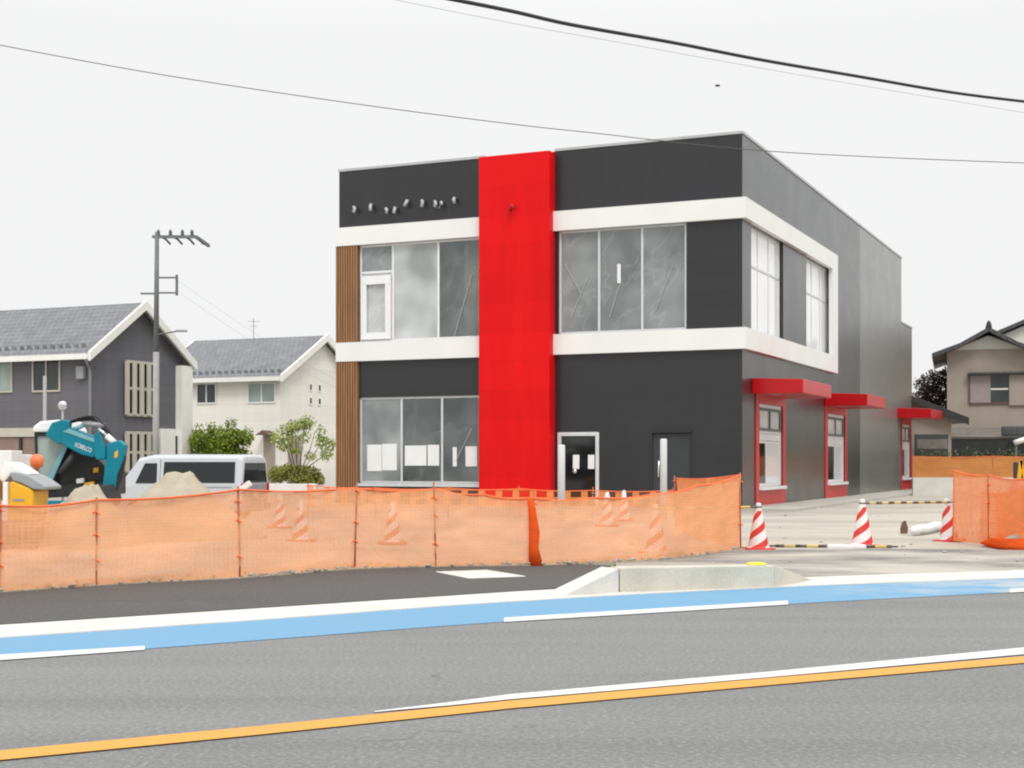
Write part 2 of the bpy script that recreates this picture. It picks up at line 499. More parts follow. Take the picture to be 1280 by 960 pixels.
# ------------------------------------------------------------------ mesh building
class MB:
    def __init__(self):
        self.v, self.f, self.sm = [], [], []

    def quad(self, a, b, c, d):
        i = len(self.v)
        self.v += [tuple(a), tuple(b), tuple(c), tuple(d)]
        self.f.append((i, i + 1, i + 2, i + 3))
        return self

    def box(self, x0, x1, y0, y1, z0, z1):
        x0, x1 = min(x0, x1), max(x0, x1)
        y0, y1 = min(y0, y1), max(y0, y1)
        z0, z1 = min(z0, z1), max(z0, z1)
        i = len(self.v)
        self.v += [(x, y, z) for z in (z0, z1) for y in (y0, y1) for x in (x0, x1)]
        for q in ((0, 2, 3, 1), (4, 5, 7, 6), (0, 1, 5, 4), (2, 6, 7, 3), (0, 4, 6, 2), (1, 3, 7, 5)):
            self.f.append(tuple(i + k for k in q))
        return self

    def prism(self, poly, d0, d1, axis='y'):
        """poly of (a, z) or (a, b) extruded along axis from d0 to d1."""
        i = len(self.v)
        n = len(poly)
        for d in (d0, d1):
            for a, b in poly:
                self.v.append({'y': (a, d, b), 'x': (d, a, b), 'z': (a, b, d)}[axis])
        self.f.append(tuple(range(i, i + n)))
        self.f.append(tuple(range(i + 2 * n - 1, i + n - 1, -1)))
        for k in range(n):
            j = (k + 1) % n
            self.f.append((i + j, i + k, i + n + k, i + n + j))
        return self

    def tube(self, pts, r, n=8, cap=True):
        pts = [Vector(p) for p in pts]
        rs = r if isinstance(r, (list, tuple)) else [r] * len(pts)
        i0 = len(self.v)
        for k, p in enumerate(pts):
            t = (pts[min(k + 1, len(pts) - 1)] - pts[max(k - 1, 0)]).normalized()
            up = Vector((0, 0, 1)) if abs(t.z) < .9 else Vector((1, 0, 0))
            a = t.cross(up).normalized()
            b = a.cross(t)
            for j in range(n):
                th = 2 * math.pi * j / n
                self.v.append(tuple(p + (a * math.cos(th) + b * math.sin(th)) * rs[k]))
        for k in range(len(pts) - 1):
            for j in range(n):
                a, b = i0 + k * n + j, i0 + k * n + (j + 1) % n
                self.f.append((a, b, b + n, a + n))
        if cap:
            self.f.append(tuple(i0 + j for j in range(n))[::-1])
            e = i0 + (len(pts) - 1) * n
            self.f.append(tuple(e + j for j in range(n)))
        return self

    def lathe(self, prof, n=20, c=(0, 0)):
        i0 = len(self.v)
        for r, z in prof:
            for j in range(n):
                th = 2 * math.pi * j / n
                self.v.append((c[0] + r * math.cos(th), c[1] + r * math.sin(th), z))
        for k in range(len(prof) - 1):
            for j in range(n):
                a, b = i0 + k * n + j, i0 + k * n + (j + 1) % n
                self.f.append((a, b, b + n, a + n))
        self.f.append(tuple(i0 + j for j in range(n))[::-1])
        e = i0 + (len(prof) - 1) * n
        self.f.append(tuple(e + j for j in range(n)))
        return self

    def blob(self, c, r, seed=0, amp=.12, nu=14, nv=8):
        i0 = len(self.v)
        rx, ry, rz = r
        for a in range(nv + 1):
            ph = math.pi * a / nv
            for j in range(nu):
                th = 2 * math.pi * j / nu
                d = Vector((math.sin(ph) * math.cos(th), math.sin(ph) * math.sin(th), math.cos(ph)))
                k = 1 + amp * mn.noise(d * 1.7 + Vector((seed, 0, 0)))
                self.v.append((c[0] + d.x * rx * k, c[1] + d.y * ry * k, c[2] + d.z * rz * k))
        for a in range(nv):
            for j in range(nu):
                p, q = i0 + a * nu + j, i0 + a * nu + (j + 1) % nu
                self.f.append((p, p + nu, q + nu, q))
        return self

    def build(self, name, material, parent=None, smooth=False, bevel=0, seg=2):
        me = bpy.data.meshes.new(name)
        me.from_pydata(self.v, [], self.f)
        me.validate()
        import bmesh
        bm = bmesh.new()
        bm.from_mesh(me)
        if not getattr(self, 'keep', False):
            bmesh.ops.remove_doubles(bm, verts=bm.verts, dist=1e-5)
            bmesh.ops.recalc_face_normals(bm, faces=bm.faces)
        if bevel:
            es = [e for e in bm.edges if len(e.link_faces) == 2 and e.calc_face_angle(0) > .6]
            bmesh.ops.bevel(bm, geom=es, offset=bevel, segments=seg, profile=.6, affect='EDGES', clamp_overlap=True)
        bm.to_mesh(me)
        bm.free()
        if smooth:
            for p in me.polygons:
                p.use_smooth = True
        me.materials.append(MATS[material])
        o = bpy.data.objects.new(name, me)
        COL.objects.link(o)
        if parent:
            o.parent = parent
        return o


def tag(o, label=None, cat=None, group=None, kind=None):
    if label:
        o['label'] = label
    if cat:
        o['category'] = cat
    if group:
        o['group'] = group
    if kind:
        o['kind'] = kind
    return o


def thing(name, label, cat, loc=(0, 0, 0), rz=0.0, group=None):
    o = bpy.data.objects.new(name, None)
    o.empty_display_size = .3
    COL.objects.link(o)
    o.location = loc
    o.rotation_euler = (0, 0, rz)
    return tag(o, label, cat, group)


def copy_tree(o, parent=None):
    c = o.copy()
    COL.objects.link(c)
    c.parent = parent
    for ch in list(o.children):
        copy_tree(ch, c)
    return c


def sstep(x, a, b):
    t = max(0, min(1, (x - a) / (b - a)))
    return t * t * (3 - 2 * t)


# ------------------------------------------------------------------ light and sky
SUN_EL, SUN_AZ = R(52), R(168)            # high, from behind the camera
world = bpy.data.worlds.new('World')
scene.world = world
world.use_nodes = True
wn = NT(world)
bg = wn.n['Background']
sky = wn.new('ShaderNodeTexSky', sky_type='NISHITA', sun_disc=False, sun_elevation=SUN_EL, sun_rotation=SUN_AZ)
sky.dust_density = 3.0
hs = wn.new('ShaderNodeHueSaturation', i_Saturation=.06)
wn.link(sky.outputs[0], hs.inputs['Color'])
tcw = wn.n.new('ShaderNodeTexCoord')
sw = wn.new('ShaderNodeSeparateXYZ')
wn.link(tcw.outputs['Generated'], sw.inputs[0])
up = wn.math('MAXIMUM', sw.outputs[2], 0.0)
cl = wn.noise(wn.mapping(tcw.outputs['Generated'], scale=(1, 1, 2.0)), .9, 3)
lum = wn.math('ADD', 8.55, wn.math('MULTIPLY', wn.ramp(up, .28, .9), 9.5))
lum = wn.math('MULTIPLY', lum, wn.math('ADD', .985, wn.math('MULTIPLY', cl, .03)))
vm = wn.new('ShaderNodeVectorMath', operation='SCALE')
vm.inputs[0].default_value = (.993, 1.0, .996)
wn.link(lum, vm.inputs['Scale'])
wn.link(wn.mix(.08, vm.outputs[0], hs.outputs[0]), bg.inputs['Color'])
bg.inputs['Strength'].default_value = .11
sun = bpy.data.lights.new('sun', 'SUN')
sun.energy = 1.5
sun.angle = R(18)
sun.color = (1.0, .965, .92)
suno = bpy.data.objects.new('sun', sun)
COL.objects.link(suno)
sd = Vector((math.sin(SUN_AZ) * math.cos(SUN_EL), math.cos(SUN_AZ) * math.cos(SUN_EL), math.sin(SUN_EL)))
suno.rotation_euler = sd.to_track_quat('Z', 'Y').to_euler()
suno.location = (0, 0, 40)
scene.view_settings.view_transform = 'Standard'
scene.view_settings.look = 'None'
scene.view_settings.exposure = 0.0
scene.view_settings.gamma = 1.0
scene.view_settings.use_curve_mapping = False
scene.cycles.filter_width = 2.1
scene.cycles.max_bounces = 8
scene.cycles.transparent_max_bounces = 16
scene.cycles.use_denoising = True

# ------------------------------------------------------------------ ground, road, kerb
KN = Vector((-.49, .872, 0))


def kd(x, y):                              # distance behind the kerb line
    return KN.x * (x + 4.05) + KN.y * (y - 11.4)


def gz(x, y):
    d = kd(x, y)
    z = -.03
    z -= .38 * sstep(y, 22, 36) * sstep(-x, 6.5, 8.5) * (1 - sstep(y, 52, 62))
    k = sstep(d, 5.2, 7.5) * (1 - sstep(y, 46, 60))
    z += k * (.03 * mn.noise(Vector((x * .5, y * .5, 0))) + .018 * mn.noise(Vector((x * 1.9, y * 1.9, 3))))
    return z


def axis_vals(lo, hi, f0, f1, step, coarse):
    v = [lo]
    while v[-1] < hi:
        v.append(v[-1] + (step if f0 <= v[-1] < f1 else coarse))
    return v


gm = MB()
xs = axis_vals(-200, 200, -20, 30, .5, 10)
ys = axis_vals(-40, 500, 10, 70, .5, 10)
gm.v = [(x, y, gz(x, y)) for y in ys for x in xs]
nx = len(xs)
gm.f = [(j * nx + i, j * nx + i + 1, (j + 1) * nx + i + 1, (j + 1) * nx + i) for j in range(len(ys) - 1) for i in range(nx - 1)]
gm.keep = True
tag(gm.build('ground', 'ground_sand', smooth=True), kind='structure')


def ext(pts, a, b):
    """carry a polyline straight on by a metres before and b metres after."""
    pts = [Vector(p) for p in pts]
    if a:
        pts = [pts[0] + (pts[0] - pts[1]).normalized() * a] + pts
    if b:
        pts = pts + [pts[-1] + (pts[-1] - pts[-2]).normalized() * b]
    return pts


def smooth_line(pts, n=6):
    out = []
    P = [pts[0]] + list(pts) + [pts[-1]]
    for k in range(1, len(P) - 2):
        p0, p1, p2, p3 = P[k - 1:k + 3]
        for j in range(n):
            t = j / n
            out.append(.5 * ((2 * p1) + (p2 - p0) * t + (2 * p0 - 5 * p1 + 4 * p2 - p3) * t * t + (3 * p1 - p0 - 3 * p2 + p3) * t ** 3))
    out.append(P[-2])
    return out


def ribbon(name, material, top, bot, z, kind='structure', base=None):
    m = MB()
    n = min(len(top), len(bot))
    for k in range(n - 1):
        a, b, c, d = (Vector((*p.xy, z)) for p in (bot[k], bot[k + 1], top[k + 1], top[k]))
        m.quad(a, b, c, d)
        if base is not None:
            lo = lambda p: Vector((p.x, p.y, base))
            m.quad(lo(a), lo(b), b, a)
            m.quad(lo(c), lo(d), d, c)
    o = m.build(name, material)
    if kind:
        tag(o, kind=kind)
    return o


PXS = (0, 340, 640, 985, 1280)
inner = ext(smooth_line([G(x, y) for x, y in zip(PXS, (783, 761, 741, 723.5, 713.5))]), 40, 60)
edge = ext(smooth_line([G(x, y) for x, y in zip(PXS, (798.5, 775, 753, 734.5, 723.5))]), 40, 60)
blue = ext(smooth_line([G(x, y) for x, y in zip(PXS, (826, 799.5, 777, 755.5, 740))]), 40, 60)
near = [p + Vector((.5, -.86, 0)) * 22 for p in edge]
ribbon('road', 'road_asphalt', edge, near, .0)
ribbon('cycle_lane', 'lane_blue', edge, blue, .004)
ribbon('gutter_strip', 'concrete_pale', inner, edge, .014, base=-.1)
dash = lambda pts: ([G(x, a) for x, a, b in pts], [G(x, b) for x, a, b in pts])


def line(name, material, pts, label, cat, group, e0=0, e1=0):
    t, b = dash(pts)
    o = ribbon(name, material, ext(t, e0, e1), ext(b, e0, e1), .008, kind=None)
    return tag(o, kind='structure')


line('lane_line', 'line_white', [(0, 819.5, 826.5), (181, 808.5, 813.5)], '', '', '', 3, 0)
line('lane_line', 'line_white', [(630, 773, 778.5), (985, 751.5, 756.5)], '', '', '')
line('lane_line', 'line_white', [(1262, 737, 741.5), (1290, 735.5, 740)], '', '', '', 0, 4)
line('centre_line', 'line_yellow', [(0, 940, 952), (320, 909.5, 920.5), (640, 877, 887), (960, 849, 858), (1280, 821.5, 830)], '', '', '', 25, 30)
line('centre_line', 'line_white', [(468, 890.6, 891.6), (560, 879.5, 883.5), (640, 869, 875.5), (960, 841, 848), (1280, 810.5, 819)], '', '', '', 0, 30)

# pavement left of the raised kerb, dusty pavement right of it
wl_top = [G(x, y) for x, y in ((0, 739), (340, 719), (560, 709), (700, 706.5), (762, 708.5))]
wl_bot = [G(x, y) for x, y in ((0, 783), (340, 761), (560, 746.5), (700, 737), (766, 735))]
ribbon('pavement', 'walk_asphalt', ext(wl_top, 30, 0), ext(wl_bot, 30, 0), .022, base=-.1)
wr_top = [G(x, y) for x, y in ((770, 703), (925, 689), (1100, 687), (1280, 689))]
wr_bot = [G(x, y) for x, y in ((770, 735), (985, 723.5), (1130, 718.5), (1280, 713.5))]
ribbon('driveway', 'dusty_asphalt', ext(wr_top, 0, 50), ext(wr_bot, 0, 50), .018, base=-.1)

rn_ = random.Random(2)
ge = [G(x, y) for x, y in ((-190, 757), (0, 743), (120, 734.5), (300, 724.5), (443, 713), (545, 710.5), (665, 708.5), (745, 706), (820, 701.5), (926, 688))]
ge = smooth_line(ge, 8)
ribbon('gravel_edge', 'sand', [p_ + Vector((-.4, .8, 0)) for p_ in ge], [p_ + Vector((.5, -.87, 0)) * (.02 + .16 * max(0, mn.noise(Vector((p_.x * 1.3, p_.y * 1.3, 0))) + .25) * (1 if p_.x > -3.5 else .4)) for p_ in ge], .034, base=-.02)

# raised concrete kerb
kb = thing('raised_kerb', 'long pale raised concrete kerb with sloped ends and a yellow dot beside the blue lane', 'kerb')


def kerb_piece(p, q, h0, h1, d, name, material, lift=0):
    p, q = Vector(p), Vector(q)
    n = Vector((-(q - p).y, (q - p).x, 0)).normalized()
    m = MB()
    A = [p, q, q + n * d, p + n * d]
    hs_ = [h0, h1, h1, h0]
    m.v = [(a.x, a.y, -.1) for a in A] + [(a.x, a.y, h) for a, h in zip(A, hs_)]
    m.f = [(0, 3, 2, 1), (4, 5, 6, 7), (0, 1, 5, 4), (1, 2, 6, 5), (2, 3, 7, 6), (3, 0, 4, 7)]
    return m.build(name, material, kb, bevel=.012)


off = Vector((-.001, .0, 0))
k0, k1, k2, k3 = G(704, 746.5), G(775, 741.8), G(968, 735), G(1014, 726.5)
gap = (k2 - k1).normalized() * .012
kerb_piece(k0, k1 - gap, .02, .27, .30, 'sloped_end', 'concrete_pale')
kerb_piece(k1, k2, .27, .25, .26, 'kerb_block', 'concrete_block')
kerb_piece(k2 + gap, k3, .25, .02, .30, 'sloped_end', 'concrete_block')
dm = MB().blob((0, 0, 0), (.12, .08, .022), 1, .1)
yd = dm.build('yellow_marker', 'yellow_dot', kb, smooth=True)
kn = Vector((-(k2 - k1).y, (k2 - k1).x, 0)).normalized()
yd.location = k2 - gap * 14 + kn * .1 + Vector((0, 0, .262))
# manhole slab in the pavement
p = G(596, 720)
sm = MB().prism([(-.38, -.55), (.36, -.60), (.40, .5), (-.3, .55)], .0, .03, 'z')
so = sm.build('concrete_slab', 'concrete_pale', bevel=.01)
so.location = p
so.rotation_euler = (0, 0, R(28))
tag(so, 'small flat white concrete slab lying at the back edge of the dark pavement', 'slab')

# ------------------------------------------------------------------ main building
BR = R(-24.2)
BC, BS = math.cos(BR), math.sin(-BR)
CX, CY = 6.78, 42.4
bld = thing('shop_building', 'large new dark grey two storey shop with white bands, red pylon and red canopies', 'building', (CX, CY, 0), BR)


def fx(px, d=0.0):                         # local x on the front face (pushed d towards the street)
    cx, cy = CX - d * BS, CY - d * BC
    q = px - 640
    return (q * cy - F * cx) / (F * BC + q * BS)


def fz(px, py, d=0.0):
    y = CY - d * BC - fx(px, d) * BS
    return H - (py - HOR) * y / F


def sy(px, d=0.0):                         # local y on the side face (pushed d outwards)
    cx, cy = CX + d * BC, CY - d * BS
    q = px - 640
    return (q * cy - F * cx) / (F * BS - q * BC)


def wall_open(plane, a0, a1, z0, z1, holes, t):
    """wall with real openings; plane 'f' = local y 0 facing -y, 's' = local x 0 facing +x."""
    A = sorted({a0, a1, *[h[0] for h in holes], *[h[1] for h in holes]})
    Z = sorted({z0, z1, *[h[2] for h in holes], *[h[3] for h in holes]})
    A = [a for a in A if a0 <= a <= a1]
    Z = [z for z in Z if z0 <= z <= z1]

    def solid(i, j):
        if not (0 <= i < len(A) - 1 and 0 <= j < len(Z) - 1):
            return False
        a, z = (A[i] + A[i + 1]) / 2, (Z[j] + Z[j + 1]) / 2
        return not any(h[0] < a < h[1] and h[2] < z < h[3] for h in holes)

    P = (lambda a, d, z: (a, d, z)) if plane == 'f' else (lambda a, d, z: (-d, a, z))
    m = MB()
    for i in range(len(A) - 1):
        for j in range(len(Z) - 1):
            if not solid(i, j):
                continue
            a, b, c, d = A[i], A[i + 1], Z[j], Z[j + 1]
            m.quad(P(a, 0, c), P(b, 0, c), P(b, 0, d), P(a, 0, d))
            m.quad(P(a, t, c), P(b, t, c), P(b, t, d), P(a, t, d))
            if not solid(i - 1, j):
                m.quad(P(a, 0, c), P(a, t, c), P(a, t, d), P(a, 0, d))
            if not solid(i + 1, j):
                m.quad(P(b, 0, c), P(b, t, c), P(b, t, d), P(b, 0, d))
            if not solid(i, j - 1):
                m.quad(P(a, 0, c), P(b, 0, c), P(b, t, c), P(a, t, c))
            if not solid(i, j + 1):
                m.quad(P(a, 0, d), P(b, 0, d), P(b, t, d), P(a, t, d))
    return m


TOP = 11.06
WL = fx(424)                               # left end of the front
B1T, B1B = 9.17, 8.56                      # upper white band
B2T, B2B = 5.35, 4.72                      # lower white band
D1, D2, D3 = 18.3, 28.7, 31.9              # panel change, end of the high part, end of the low part
PX0, PX1 = fx(598.5, .45), fx(686.8, .45)  # red pylon
UL = (fx(449), PX0 + .3, 5.35, 8.56)
UR = (PX1 + .12, fx(858), 5.35, 8.56)
LL = (fx(449), PX0 + .3, fz(449, 604), fz(449, 497))
DR1 = (fx(697.5), fx(749), 0.0, fz(720, 540.5))
DR2 = (fx(815), fx(863), 0.0, fz(838, 541))
wall_open('f', WL, -.2, -.3, TOP, [UL, UR, LL, (DR1[0], DR1[1], -.2, DR1[3]), (DR2[0], DR2[1], -.2, DR2[3])], .2).build('front_wall', 'dark_panel', bld)
S1 = (sy(939), sy(979), 5.35, 8.56)
S2 = (sy(1008), sy(1039), 5.35, 8.56)
W_SIDE = [(sy(944), sy(981)), (sy(1031), sy(1058)), (sy(1126), sy(1138.5))]
LOW = []
for a, b in W_SIDE:
    w = b - a
    LOW.append((a + .10 * w, b - .10 * w, .62, 3.18))
wall_open('s', 0, D1, -.3, TOP, [S1, S2, LOW[0], LOW[1]], .2).build('side_wall', 'dark_panel', bld)
wall_open('s', D1, D2, -.3, TOP, [LOW[2]], .2).build('side_wall', 'light_panel', bld)
wall_open('s', D2, D3, -.3, 8.0, [LOW[2]], .2).build('side_wall', 'light_panel', bld)
MB().box(WL, -.2, D3 - .2, D3, -.3, 8.0).build('rear_wall', 'light_panel', bld)
MB().box(WL, -.2, D2 - .2, D2, 8.0, TOP).build('rear_wall', 'light_panel', bld)
MB().box(WL, WL + .2, .2, D3 - .2, -.3, 8.0).box(WL, WL + .2, .2, D2 - .2, 8.0, TOP).build('left_wall', 'dark_panel', bld)
MB().box(WL + .2, -.2, .2, D2 - .2, 10.4, 10.6).box(WL + .2, -.2, D2, D3 - .2, 7.5, 7.7).build('roof', 'roof_deck', bld)
cp = MB()
cp.box(WL - .03, PX0, -.03, .23, TOP, TOP + .08)
cp.box(PX1, .03, -.03, .23, TOP, TOP + .08)
cp.box(-.23, .03, .23, D2, TOP, TOP + .08)
cp.box(-.23, .03, D2, D3, 8.0, 8.08)
cp.build('parapet_cap', 'cap_grey', bld)
MB().box(fx(508), fx(575), 2.2, 2.5, fz(540, 536), fz(540, 528)).build('ceiling_beam', 'dark_trim', bld)
# inside: floors, ceilings, partitions
MB().box(WL + .2, -.2, .2, D3 - .2, 4.75, 5.30).build('upper_floor', 'room_floor', bld)
MB().box(WL + .2, -.2, .2, D3 - .2, -.1, .03).build('ground_floor', 'room_floor', bld)
MB().box(WL + .2, -4.6, 4.4, 4.5, .03, 4.75).box(WL + .2, -4.6, 3.6, 3.7, 5.30, 10.4).build('partition', 'room_wall', bld)
MB().box(-4.6, -4.5, .3, 17, .03, 4.75).box(-4.6, -4.5, .3, 17, 5.3, 10.4).build('partition', 'room_wall', bld)
xb = fx(574)
MB().box(xb - .25, xb + 1.2, .9, 1.2, 5.30, 10.4).build('partition', 'room_board', bld)

BP = .15                                   # how far the bands stand out
LB = fx(419.5, BP)
bands = MB()
for zb, zt in ((B1B, B1T), (B2B, B2T)):
    bands.box(LB, PX0, -BP, -.002, zb, zt)
    bands.box(PX1, BP, -BP, -.002, zb, zt)
    bands.box(.002, BP, -.002, sy(1047.5, BP), zb, zt)
    bands.box(LB, WL - .002, -.002, 1.2, zb, zt)
bands.box(.002, BP, sy(1041, BP), sy(1047.5, BP), B2T, B1B)
bands.build('white_band', 'band_white', bld)
# brown louvre screen at the left corner
lv = MB()
lw = fx(447, .12) - fx(419.5, .12)
x0 = fx(419.5, .12)
for zb, zt in ((B2T, B1B), (-.3, B2B)):
    lv.box(x0, x0 + lw, -.05, -.002, zb, zt) if False else None
    n = 9
    for k in range(n):
        a = x0 + lw * (k + .08) / n
        lv.box(a, a + lw / n * .66, -.12, -.03, zb + .003, zt - .003)
    for k in range(5):
        lv.box(x0, x0 + .08, .12 + k * .24, .12 + k * .24 + .15, zb + .003, zt - .003)
lv.build('louvre_screen', 'louvre_brown', bld)
lb = MB()
for zb, zt in ((B2T, B1B), (-.3, B2B)):
    lb.box(x0 + .02, x0 + lw, -.03, -.004, zb + .003, zt - .003)
    lb.box(x0 + .03, WL - .004, -.004, 1.3, zb + .003, zt - .003)
lb.build('louvre_backing', 'brown_wood', bld)
# red pylon
zp_ = fz(690, 187.5, .45)
MB().prism([(-.45, -.3), (-.003, -.3), (-.003, TOP + .002), (.25, TOP + .002), (.25, zp_), (-.45, zp_)], PX0, PX1, 'x').build('red_pylon', 'pylon_red', bld, bevel=.015)


def stub(px, py, mname, r=.035, d=0.0, s=0):
    rn = random.Random(s)
    x, z = fx(px, d), fz(px, py, d)
    pts = [(x, -d + .02, z + .06), (x + .01, -d - .10, z + .06), (x + .04 + rn.uniform(-.03, .05), -d - .16, z), (x + rn.uniform(-.06, .06), -d - .17, z - .10 - rn.uniform(0, .06))]
    MB().tube(pts, r, 8).build('cable_stub', mname, bld, smooth=True)


for k, (px, py) in enumerate(((444, 262), (465, 259), (484, 264), (495, 263), (510, 254), (529, 254), (545, 255), (553, 256), (569, 251))):
    stub(px, py, 'cap_grey', .055, 0, k)
stub(641, 260, 'surround_red', .07, .45, 77)

# windows ------------------------------------------------------------------
FT = .07


def win(plane, a0, a1, z0, z1, cols, rows_by_col, material, panes, depth=.06, back=.05, ft=FT, sill=0.0):
    """a window: frame as the part, each pane a sub-part. cols = interior mullion positions; rows_by_col = transoms per column."""
    P = (lambda a, b, d0, d1, c, e: (a, b, d0, d1, c, e)) if plane == 'f' else (lambda a, b, d0, d1, c, e: (-d1, -d0, a, b, c, e))
    fr = MB()
    d0, d1 = back, back + depth
    fr.box(*P(a0, a1, d0, d1, z0, z0 + ft))
    fr.box(*P(a0, a1, d0, d1, z1 - ft, z1))
    fr.box(*P(a0, a0 + ft, d0, d1, z0 + ft, z1 - ft))
    fr.box(*P(a1 - ft, a1, d0, d1, z0 + ft, z1 - ft))
    edges = [a0] + list(cols) + [a1]
    for c in cols:
        fr.box(*P(c - ft / 2, c + ft / 2, d0, d1, z0 + ft, z1 - ft))
    cells = []
    for k in range(len(edges) - 1):
        ca = edges[k] + (ft if k == 0 else ft / 2)
        cb = edges[k + 1] - (ft if k == len(edges) - 2 else ft / 2)
        zz = [z0 + ft]
        for tz in rows_by_col.get(k, ()):
            fr.box(*P(ca, cb, d0, d1, tz - ft / 2, tz + ft / 2))
            cells.append((k, ca, cb, zz[-1], tz - ft / 2))
            zz.append(tz + ft / 2)
        cells.append((k, ca, cb, zz[-1], z1 - ft))
    if sill:
        fr.box(*P(a0 - .04, a1 + .04, -sill, d1, z0 - .10, z0 - .002))
    w = fr.build('window', material, bld, bevel=.006, seg=1)
    for n, (k, ca, cb, za, zb) in enumerate(cells):
        g = panes[k % len(panes)] if not isinstance(panes[0], tuple) else panes[k][min(len(panes[k]) - 1, n)]
        dm_ = (d0 + d1) / 2
        MB().box(*P(ca - .01, cb + .01, dm_ - .006, dm_ + .006, za - .01, zb + .01)).build('pane', g, w)
    return w


ul = win('f', *UL, [fx(490), fx(547)], {0: [fz(470, 340)]}, 'frame_white', [('glass_door', 'glass_film'), ('glass_foggy',), ('glass_clear',)])
# glazed door leaf in the first bay of the upper left window
zt_ = fz(470, 344)
dl = MB()
xa, xb_ = UL[0] + .08, fx(490) - .05
dl.box(xa, xb_, -.03, .045, 5.43, 5.66).box(xa, xb_, -.03, .045, zt_ - .30, zt_ - .02).box(xa, xa + .2, -.03, .045, 5.66, zt_ - .30).box(xb_ - .2, xb_, -.03, .045, 5.66, zt_ - .30)
dl.build('balcony_door', 'frame_white', bld, bevel=.01)
win('f', *UR, [fx(748), fx(802)], {}, 'aluminium', ['glass_film'])
win('f', *LL, [fx(501), fx(551.5)], {}, 'aluminium', ['glass_milky', 'glass_clear', 'glass_clear'], sill=.08)
win('s', *S1, [S1[0] + (S1[1] - S1[0]) * f for f in (.31, .64)], {0: [7.35], 1: [7.35], 2: [7.35]}, 'aluminium', ['glass_painted_sky'], back=.12)
win('s', *S2, [S2[0] + (S2[1] - S2[0]) * f for f in (.33, .66)], {0: [7.35], 1: [7.35], 2: [7.35]}, 'aluminium', ['glass_painted_sky'], back=.12)
for a, b, z0, z1 in (S1, S2):
    MB().box(-.34, -.32, a - .05, b + .05, z0, z1).build('roller_blind', 'paper', bld)
# red framed street windows on the side, each with a canopy
for n, ((a, b), (wa, wb, z0, z1)) in enumerate(zip(W_SIDE, LOW)):
    m = MB()
    e = .035
    m.box(.003, e, a, b, -.25, z0 - .11)
    m.box(.003, e, a, b, z1, 3.44)
    m.box(.003, e, a, wa, z0 - .11, z1)
    m.box(.003, e, wb, b, z0 - .11, z1)
    m.build('red_surround', 'surround_red', bld)
    mid = (wa + wb) / 2
    mid = wa + (wb - wa) * (.36 if n == 0 else .5)
    ww = win('s', wa, wb, z0, z1, [mid], {0: [2.02, 2.3], 1: [2.02, 2.3]}, 'frame_white', [('glass_dark', 'glass_painted_sky', 'glass_painted_sky'), ('glass_painted_sky',)] if n == 0 else [('glass_clear', 'glass_painted_sky', 'glass_painted_sky'), ('glass_dark', 'glass_painted_sky', 'glass_painted_sky')], back=.03, sill=.16, ft=.10)
    MB().box(-.09, -.03, wa + .1, wb - .1, 2.03, 2.29).build('spandrel', 'frame_white', bld)
    sh = MB()
    sh.box(-.028, -.008, wa + .1, wb - .1, 2.36, 2.44).box(-.028, -.008, wa + .1, wb - .1, z1 - .20, z1 - .11)
    for yc in (wa + .15, (mid if n else (wa + wb) / 2), wb - .15):
        sh.box(-.028, -.008, yc - .07, yc + .07, 2.44, z1 - .20)
    sh.build('sash', 'pole_steel', bld)
    MB().box(-.30, -.28, wa, wb, 2.3, z1).build('roller_blind', 'paper', bld)
    ca, cb = (1.1, 5.15, ) if n == 0 else ((11.45, 15.25) if n == 1 else (27.55, 31.2))
    c = MB().prism([(.003, 3.44), (1.55, 3.44), (1.55, 3.86), (.003, 3.92)], ca, cb, 'y')
    c.build('red_canopy', 'canopy_red', bld, bevel=.025)
# doors ---------------------------------------------------------------------
x0_, x1_, _, zt_ = DR1
d = MB()
d.box(x0_, x0_ + .11, -.04, .1, -.2, zt_).box(x1_ - .11, x1_, -.04, .1, -.2, zt_).box(x0_ + .11, x1_ - .11, -.04, .1, zt_ - .11, zt_)
do = d.build('glass_door', 'aluminium', bld, bevel=.008)
MB().box(x0_ + .11, x1_ - .11, .05, .062, -.1, zt_ - .11).build('door_glass', 'glass_dark', do)
MB().tube([(x0_ + .55, -.0, 1.10), (x0_ + .55, .05, 1.10)], .07, 14).build('door_knob', 'steel', do, smooth=True)
MB().box(x0_ + .05, x1_ - .05, .14, .16, -.05, zt_).build('door_backing', 'dark_trim', do)
x0_, x1_, _, zt_ = DR2
d = MB().box(x0_ + .02, x1_ - .02, .02, .08, -.2, zt_ - .02)
do = d.build('steel_door', 'door_dark', bld)
MB().box(x0_ - .03, x1_ + .03, -.09, -.004, zt_, zt_ + .05).build('door_hood', 'dark_trim', do)
MB().box(x0_ - .035, x0_ + .02, -.02, .06, -.2, zt_ - .003).box(x1_ - .02, x1_ + .035, -.02, .06, -.2, zt_ - .003).build('door_frame', 'dark_trim', do)
xh = fx(824)
MB().tube([(xh, .02, 1.45), (xh, -.06, 1.40), (xh, -.06, .95), (xh, .02, .90)], .03, 8).build('door_handle', 'steel', do, smooth=True)


def to_world(x, y, z):
    return Vector((CX + x * BC + y * BS, CY - x * BS + y * BC, z))


def sheet(px0, px1, py0, py1, d, label, group, name='paper_sheet', cat='paper', mname='paper', th=.008):
    xa, xb = fx(px0, -d), fx(px1, -d)
    za, zb = fz(px0, py1, -d), fz(px0, py0, -d)
    o = MB().box(0, xb - xa, 0, th, 0, zb - za).build(name, mname)
    o.location = to_world(xa, d, za)
    o.rotation_euler = (R(random.uniform(-1, 1)), R(random.uniform(-.6, .6)), BR)
    return tag(o, label, cat, group)


